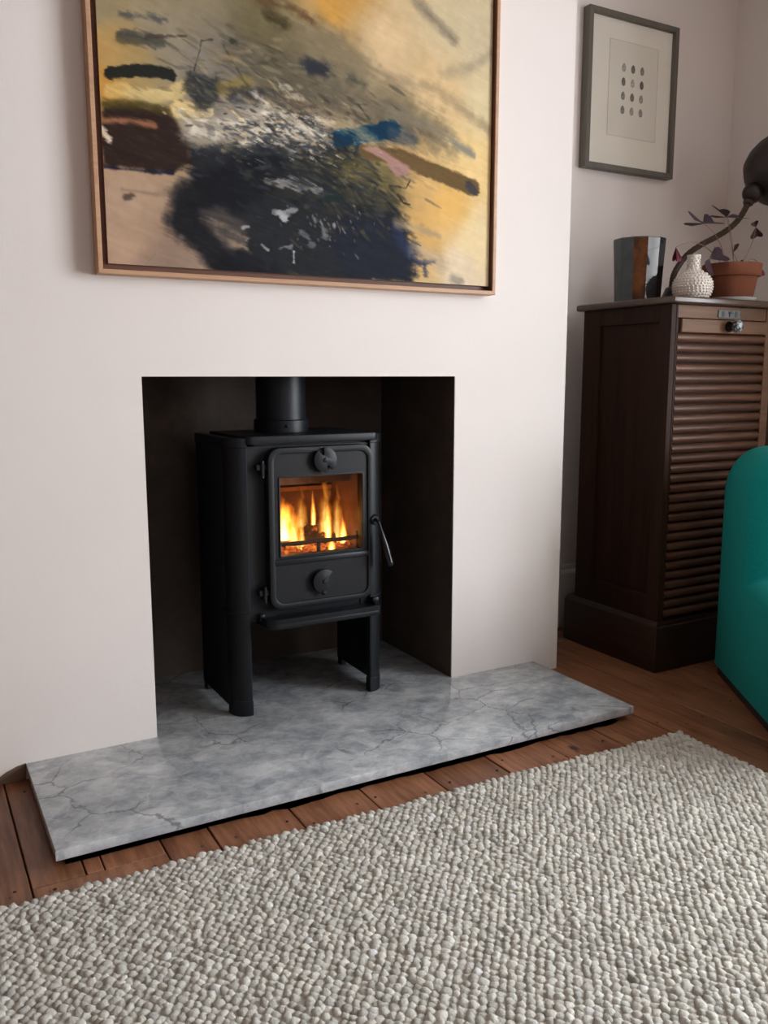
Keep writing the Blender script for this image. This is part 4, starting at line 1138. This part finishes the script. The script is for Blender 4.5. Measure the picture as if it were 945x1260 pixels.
# tambour slats
pitch = 0.0322
zt_ = 1.1065
k = 0
while zt_ - pitch > 0.168:
    zb = zt_ - pitch + 0.0035
    h = zt_ - zb
    prof = [(KY0 + 0.020, zb), (KY0 + 0.012, zb)]
    for a in range(0, 7):
        th = math.radians(-80 + 160 * a / 6); prof.append((KY0 + 0.012 - 0.0135 * math.cos(th), (zb + zt_) / 2 + h / 2 * math.sin(th) * 0.99))
    prof += [(KY0 + 0.012, zt_), (KY0 + 0.020, zt_)]
    b = BM(); add_prism(b, prof, 0, TX0 + 0.001, TX1 - 0.001)
    obj('slat', b, M_OAK_H, cab, smooth=50, origin=((TX0 + TX1) / 2, KY0, zb))
    zt_ -= pitch; k += 1
b = BM(); add_box(b, TX0, TX1, KY0 + 0.021, KY0 + 0.026, 0.165, 1.152); obj('tambour_backing', b, M_IRON_DEEP, cab, smooth=0)

# ------------------------------------------------------------------ things on the cabinet
# faceted glazed vessel
vc = (1.719, 0.08)
SIDES = 12
g1 = simple_mat('slate_glaze', (0.035, 0.047, 0.05, 1), 0.10, 0, 0.6, 0.25, 30)
g3 = simple_mat('blue_black_glaze', (0.012, 0.016, 0.02, 1), 0.07, 0, 0.7, 0.2, 30)
t = NT('rust_glaze'); v = t.coords('Object', (1, 1, 0.6)); n = t.noise(v, 26, 5, 0.65)
t.base(t.ramp(n.outputs['Fac'], [(0.36, (0.015, 0.012, 0.012)), (0.55, (0.12, 0.042, 0.015)), (0.72, (0.20, 0.075, 0.025))])); t.set(0.18, 0, 0.6)
g2 = t.m
b = BM()
RA0 = math.radians(-26)
def ringv(r, z): return [b.verts.new((vc[0] + r * math.cos(2 * math.pi * k / SIDES + RA0), vc[1] + r * math.sin(2 * math.pi * k / SIDES + RA0), z)) for k in range(SIDES)]
rs = [ringv(r, z) for r, z in ((0.076, KZ), (0.078, KZ + 0.004), (0.083, KZ + 0.11), (0.0885, KZ + 0.208), (0.0875, KZ + 0.212), (0.082, KZ + 0.212), (0.076, KZ + 0.11), (0.070, KZ + 0.012))]
order = {0: 2, 1: 0, 2: 2, 3: 0}
for li, (A, B) in enumerate(zip(rs, rs[1:])):
    for kk in range(SIDES):
        f = b.faces.new((A[kk], A[(kk + 1) % SIDES], B[(kk + 1) % SIDES], B[kk]))
        if li < 3: f.material_index = {6: 0, 7: 0, 8: 1, 9: 2, 10: 2, 5: 2, 4: 1}.get(kk, kk % 3)
        else: f.material_index = 2
b.faces.new(rs[0][::-1]); b.faces.new(rs[-1]).material_index = 2
ves = obj('glazed_vessel', b, [g1, g2, g3], origin=(vc[0], vc[1], KZ), smooth=0)
tag(ves, 'wide faceted ceramic vessel with slate and rust glaze on the cabinet', 'vase')

# gooseneck lamp
M_BRONZE = simple_mat('dark_bronze', (0.034, 0.025, 0.024, 1), 0.42, 0.4, 0.5, 0.25, 22)
M_BRONZE2 = simple_mat('worn_bronze', (0.060, 0.038, 0.025, 1), 0.42, 0.45, 0.5, 0.25, 40)
lamp = thing('gooseneck_lamp', 'antique dark metal gooseneck desk lamp rising from the cabinet top', 'lamp', (1.888, 0.08, KZ))
b = BM(); add_lathe(b, [(0.0, KZ), (0.052, KZ), (0.052, KZ + 0.006), (0.044, KZ + 0.014), (0.036, KZ + 0.030), (0.030, KZ + 0.046), (0.024, KZ + 0.060), (0.013, KZ + 0.066), (0.0, KZ + 0.067)], (1.888, 0.08, 0), 28)
obj('lamp_base', b, M_BRONZE, lamp, smooth=40)
arm_pts = arc_smooth([(1.884, 0.08, 1.278), (1.890, 0.08, 1.318), (1.913, 0.08, 1.356), (1.957, 0.08, 1.398), (2.020, 0.08, 1.434), (2.093, 0.08, 1.466), (2.160, 0.08, 1.500), (2.210, 0.08, 1.538), (2.247, 0.08, 1.586), (2.262, 0.08, 1.618)], 8)
b = BM(); add_tube(b, arm_pts, [0.0105 - 0.0012 * math.cos(i * 2.6) * 0.6 for i in range(len(arm_pts))], 14)
obj('lamp_arm', b, M_BRONZE2, lamp, smooth=50)
# knuckle, socket ball and shade share one tilted axis
ax = Vector((0.70, -0.30, 0.62)).normalized()
rot = Vector((0, 0, 1)).rotation_difference(ax).to_matrix()
sc0 = Vector((2.268, 0.08, 1.630))
b = BM(); add_lathe(b, [(0.0, -0.034), (0.017, -0.034), (0.020, -0.026), (0.017, -0.020), (0.015, -0.012), (0.0, -0.012)], sc0 + Vector((-0.002, 0, -0.004)), 20, Vector((0, 0, 1)).rotation_difference(Vector((0.35, 0, 1)).normalized()).to_matrix())
obj('lamp_knuckle', b, M_BRONZE2, lamp, smooth=40)
b = BM(); add_ball(b, sc0 + ax * 0.008, 0.037, 24, 14); obj('lamp_socket', b, M_BRONZE, lamp, smooth=60)
b = BM()
prof = [(0.022, 0.030), (0.045, 0.030), (0.078, 0.040), (0.108, 0.066), (0.124, 0.104), (0.129, 0.142), (0.126, 0.176), (0.1235, 0.176), (0.126, 0.142), (0.121, 0.105), (0.105, 0.069), (0.076, 0.0435), (0.045, 0.033), (0.0, 0.033)]
add_lathe(b, [(0.0, 0.028)] + prof, sc0, 40, rot)
obj('lamp_shade', b, M_BRONZE, lamp, smooth=50)
b = BM(); add_ball(b, sc0 + ax * 0.105, 0.030, 16, 10); obj('light_bulb', b, simple_mat('opal_glass', (0.7, 0.7, 0.66, 1), 0.3), lamp)

# hobnail bottle vase
hv = (1.797, -0.09)
M_HOB = simple_mat('white_hobnail', (0.74, 0.69, 0.63, 1), 0.45, 0, 0.4, 0.03)
def rad(z):
    prof = [(0.0, 0.040), (0.008, 0.050), (0.022, 0.059), (0.042, 0.0635), (0.060, 0.0615), (0.075, 0.054), (0.086, 0.043), (0.094, 0.030), (0.100, 0.022), (0.108, 0.0190), (0.132, 0.0190), (0.141, 0.0215), (0.147, 0.0225)]
    for (z0, r0), (z1, r1) in zip(prof, prof[1:]):
        if z <= z1: 
            q = (z - z0) / (z1 - z0); return r0 + (r1 - r0) * q
    return prof[-1][1]
b = BM()
P_ = [(0.0, KZ)] + [(rad(z), KZ + z) for z in np.linspace(0, 0.147, 40)] + [(0.018, KZ + 0.1475), (0.014, KZ + 0.13), (0.014, KZ + 0.10), (0.0, KZ + 0.09)]
add_lathe(b, P_, (hv[0], hv[1], 0), 36)
vase = obj('hobnail_vase', b, M_HOB, origin=(hv[0], hv[1], KZ), smooth=60)
tag(vase, 'small white bobbled bottle vase in front of the terracotta pot', 'vase')
b = BM()
zz = 0.010; row = 0
while zz < 0.140:
    r = rad(zz); n_ = max(8, int(2 * math.pi * r / 0.0115))
    for k in range(n_):
        a = 2 * math.pi * (k + 0.5 * (row % 2)) / n_
        q = bmesh.ops.create_icosphere(b, subdivisions=1, radius=0.0036 if zz < 0.1 else 0.0030)['verts']
        for vv in q: vv.co += Vector((hv[0] + r * math.cos(a), hv[1] + r * math.sin(a), KZ + zz))
    zz += 0.0084; row += 1
hb = obj('hobnail', b, M_HOB, vase, smooth=180); hb['kind'] = 'stuff'

# saucer and potted plant
pc_ = (2.025, -0.055)
b = BM(); add_lathe(b, [(0.0, KZ), (0.072, KZ), (0.078, KZ + 0.004), (0.085, KZ + 0.018), (0.0855, KZ + 0.020), (0.082, KZ + 0.020), (0.075, KZ + 0.008), (0.0, KZ + 0.007)], (pc_[0], pc_[1], 0), 40)
tag(obj('saucer', b, simple_mat('white_saucer', (0.62, 0.61, 0.59, 1), 0.35, var=0.03), origin=(pc_[0], pc_[1], KZ), smooth=40), 'white glazed saucer under the terracotta pot', 'saucer')
BZ = KZ + 0.0075
plant = thing('potted_plant', 'purple leaved shamrock plant in a terracotta pot on a saucer', 'plant', (pc_[0], pc_[1], BZ))
def terracotta():
    t = NT('terracotta'); v = t.coords(); n = t.noise(v, 14, 5, 0.6)
    t.base(t.ramp(n.outputs['Fac'], [(0.3, (0.18, 0.060, 0.032)), (0.7, (0.25, 0.090, 0.048))])); t.set(0.8, 0, 0.25)
    n2 = t.noise(v, 130, 4); t.bump(n2.outputs['Fac'], 0.25, 0.002); return t.m
b = BM()
add_lathe(b, [(0.0, 0.0), (0.068, 0.0), (0.071, 0.004), (0.085, 0.080), (0.0855, 0.082), (0.093, 0.084), (0.095, 0.088), (0.0985, 0.122), (0.097, 0.126), (0.091, 0.126), (0.088, 0.112), (0.070, 0.012), (0.0, 0.010)], (pc_[0], pc_[1], BZ), 44)
obj('terracotta_pot', b, terracotta(), plant, smooth=40)
b = BM(); add_lathe(b, [(0.0, 0.112), (0.04, 0.110), (0.0865, 0.106), (0.078, 0.098), (0.0, 0.098)], (pc_[0], pc_[1], BZ), 30); obj('soil', b, simple_mat('potting_soil', (0.03, 0.02, 0.014, 1), 0.95, bump=0.8), plant)
t = NT('oxalis_leaf'); v = t.coords(); n = t.noise(v, 40, 3); inf = t.node('ShaderNodeObjectInfo')
t.base(t.ramp(n.outputs['Fac'], [(0.3, (0.034, 0.018, 0.026)), (0.7, (0.072, 0.045, 0.065))])); t.set(0.45, 0, 0.4); M_LEAF = t.m
M_LEAF_RED = simple_mat('red_leaf', (0.15, 0.010, 0.030, 1), 0.5, var=0.25, scale=30)
M_LEAF_DK = simple_mat('dark_leaf', (0.045, 0.024, 0.028, 1), 0.5, var=0.25, scale=30)
M_STEM = simple_mat('pale_stem', (0.30, 0.20, 0.15, 1), 0.6, var=0.1)
soil = Vector((pc_[0], pc_[1], BZ + 0.108))
def leaflet(tip, direction, normal, size, mat, fold=0.18, wide=1.0):
    """one triangular, notched leaflet with a crease"""
    d = Vector(direction).normalized(); nrm = Vector(normal).normalized(); s = d.cross(nrm).normalized(); nrm = s.cross(d)
    p = Vector(tip)
    outl = [(0.0, 0.0), (0.35, 0.30), (0.72, 0.58), (0.95, 0.56), (1.02, 0.34), (0.93, 0.0)]
    b = BM()
    mid = [b.verts.new(p + d * u * size + nrm * 0.0) for u in (0.0, 0.35, 0.72, 0.90)]
    for sg in (1, -1):
        edge = [b.verts.new(p + d * u * size + s * sg * w * wide * size + nrm * (fold * w * size)) for u, w in outl[1:5]]
        b.faces.new((mid[0], mid[1], edge[0])); b.faces.new((mid[1], mid[2], edge[1], edge[0])); b.faces.new((mid[2], mid[3], edge[2], edge[1])); b.faces.new((mid[3], edge[3], edge[2]))
    bmesh.ops.recalc_face_normals(b, faces=b.faces)
    bmesh.ops.solidify(b, geom=b.faces[:], thickness=0.0008)
    return obj('leaf', b, mat, plant, origin=p, smooth=30)
def stem(a, b_, sag=0.0, side=(0, 0, 0)):
    a, b_ = Vector(a), Vector(b_)
    pts = []
    for i in range(11):
        t_ = i / 10
        pts.append(a.lerp(b_, t_) + Vector((0, 0, 1)) * sag * 4 * t_ * (1 - t_) + Vector(side) * 4 * t_ * (1 - t_))
    b = BM(); add_tube(b, pts, 0.0011, 6); obj('stem', b, M_STEM, plant, smooth=60)
Y0 = pc_[1]
# butterfly pair above the lamp arm
c1 = Vector((1.871, Y0, 1.476))
stem(soil + Vector((-0.03, 0, 0)), c1, 0.02, (0.02, 0, 0))
leaflet(c1, (-0.93, -0.25, 0.06), (0.1, -0.55, 0.8), 0.068, M_LEAF, 0.3); leaflet(c1, (0.95, 0.1, 0.16), (-0.1, -0.5, 0.8), 0.068, M_LEAF, 0.3); leaflet(c1, (0.1, 1, 0.0), (0, 0, 1), 0.06, M_LEAF)
c2 = Vector((1.972, Y0 - 0.01, 1.503))
stem(soil + Vector((0.0, -0.01, 0)), c2, 0.0, (0.004, 0, 0)); stem(soil + Vector((0.012, 0.0, 0)), c2 + Vector((0.006, 0.0, 0)), 0.0, (0.006, 0, 0))
leaflet(c2, (-0.95, -0.2, 0.34), (0.1, -0.35, 0.9), 0.062, M_LEAF_DK); leaflet(c2, (0.95, -0.2, -0.02), (0, -0.35, 0.95), 0.066, M_LEAF_DK); leaflet(c2, (0, 1, 0.1), (0, 0, 1), 0.05, M_LEAF_DK)
# folded red leaf hanging on the left, another on the right of the rim
c3 = Vector((1.716, Y0 - 0.03, 1.384))
stem(soil + Vector((-0.05, -0.01, 0)), c3, 0.045)
leaflet(c3, (0.08, 0, -1), (0.2, -1, 0), 0.046, M_LEAF_RED, 0.45, 0.55); leaflet(c3, (0.3, 0.2, -0.95), (-0.6, -0.8, 0), 0.042, M_LEAF_RED, 0.4, 0.55)
c4 = Vector((2.128, Y0 - 0.03, 1.352))
stem(soil + Vector((0.05, 0, 0)), c4, 0.03)
leaflet(c4, (0.1, -0.1, -1), (0.2, -1, 0), 0.038, M_LEAF_RED, 0.45, 0.6); leaflet(c4, (-0.5, -0.1, -0.9), (0.3, -1, 0.1), 0.036, M_LEAF_DK, 0.4)
# mauve leaf spilling over the rim behind the vase
c5 = Vector((1.888, Y0 - 0.02, 1.360))
stem(soil + Vector((-0.03, -0.03, 0)), c5, 0.02)
leaflet(c5, (0.85, -0.2, 0.25), (0, -0.7, 0.7), 0.060, M_LEAF); leaflet(c5, (-0.5, -0.3, -0.8), (0.3, -0.9, 0.2), 0.055, M_LEAF); leaflet(c5, (0.3, -0.2, 0.9), (0.6, -0.8, 0), 0.040, M_LEAF_DK)
# young shoots on the right
c6 = Vector((2.135, Y0, 1.485)); stem(soil + Vector((0.03, 0.02, 0)), c6, -0.01, (0.02, 0, 0))
leaflet(c6, (0.35, 0, -0.9), (-0.9, -0.4, 0), 0.036, M_LEAF_DK, 0.6); leaflet(c6, (-0.5, 0, 0.7), (-0.7, -0.6, 0), 0.022, M_LEAF_DK, 0.6)
c7 = Vector((2.003, Y0 - 0.02, 1.388)); stem(soil + Vector((0.02, -0.02, 0)), c7)
leaflet(c7, (0.2, 0, 1), (0.7, -0.7, 0), 0.028, M_LEAF_DK, 0.8)
c8 = Vector((2.030, Y0 - 0.03, 1.348)); stem(soil + Vector((0.03, -0.03, 0)), c8); leaflet(c8, (0.1, 0, 1), (0.7, -0.7, 0), 0.016, M_LEAF_DK, 0.8)

# ------------------------------------------------------------------ teal slipper chair
chair = thing('lounge_chair', 'teal upholstered low armless lounge chair in front of the cabinet', 'chair', (1.772, -0.282, 0))
ce = Vector((-0.564, -0.826, 0)).normalized()
chair.rotation_euler = (0, 0, math.atan2(ce.y, ce.x))       # local +x forward, local -? width
# local: x = forward (towards the rug), y = -width (n lies on local +y side flipped)
nvec = Vector((0.826, -0.564, 0)); ly = Vector((-ce.y, ce.x, 0)); SG = 1 if nvec.dot(ly) > 0 else -1
CWID, CDEP, CBT, CBH, CSH, CB0 = 0.74, 0.80, 0.30, 0.756, 0.392, 0.036
def chair_profile(dx_back, dx_front, dzt, dzs, dxs):
    """closed L profile in (x, z) with rounded corners"""
    pts = []
    def arc(cx, cz, r, a0, a1, n=6):
        for k in range(n + 1):
            a = math.radians(a0 + (a1 - a0) * k / n); pts.append((cx + r * math.cos(a), cz + r * math.sin(a)))
    x0, x1 = dx_back, CDEP - dxs
    xb_ = CBT - dx_front; zt_, zs_ = CBH - dzt, CSH - dzs
    pts.append((x0, CB0))
    arc(x0 + 0.045, zt_ - 0.045, 0.045, 180, 90); arc(xb_ - 0.06, zt_ - 0.06, 0.06, 90, 0)
    arc(xb_ + 0.012, zs_ + 0.012, 0.012, 180, 270, 4)
    arc(xb_ + 0.05, zs_ + 0.0, 0.001, 90, 80, 1)
    arc(x1 - 0.07, zs_ - 0.07, 0.07, 90, 0); pts.append((x1, CB0))
    return pts
stations = []
for k in range(13):
    a = math.radians(90 * k / 12)
    q = 1 - math.sin(a)      # 1 at the side face, 0 in the middle
    n_ = 1 - math.cos(a)
    stations.append((n_, q))
rows = []
b = BM()
full = [(n_, q, 0) for n_, q in stations] + [(n_, q, 1) for n_, q in stations[::-1]]
for n_, q, far in full:
    y = 0.115 * n_
    pr = chair_profile(0.018 * q, 0.06 * q, 0.115 * q, 0.055 * q, 0.05 * q)
    yy = y if not far else CWID - y
    rows.append([b.verts.new((x, SG * yy, z)) for x, z in pr])
for A, B in zip(rows, rows[1:]):
    m_ = len(A)
    for k in range(m_ - 1): b.faces.new((A[k], A[k + 1], B[k + 1], B[k]))
    b.faces.new((A[-1], A[0], B[0], B[-1]))
b.faces.new(rows[0]); b.faces.new(rows[-1][::-1])
bmesh.ops.recalc_face_normals(b, faces=b.faces)
t = NT('teal_wool'); v = t.coords(); n = t.noise(v, 420, 3, 0.6); n2 = t.noise(v, 60, 4)
t.base(t.mix(t.math('MULTIPLY', n2.outputs['Fac'], 0.35), t.ramp(n.outputs['Fac'], [(0.3, (0.003, 0.22, 0.21)), (0.7, (0.008, 0.40, 0.375))]), (0.003, 0.21, 0.20, 1)))
t.set(0.9, 0, 0.15); t.b.inputs['Sheen Weight'].default_value = 0.03; t.bump(n.outputs['Fac'], 0.3, 0.0015)
obj('upholstery', b, t.m, chair, local=True, smooth=60)
b = BM()
add_box(b, 0.014, CDEP - 0.03, min(SG * 0.012, SG * (CWID - 0.012)), max(SG * 0.012, SG * (CWID - 0.012)), 0.0, CB0)
obj('plinth', b, simple_mat('brown_plinth', (0.030, 0.018, 0.014, 1), 0.7), chair, local=True, smooth=0)
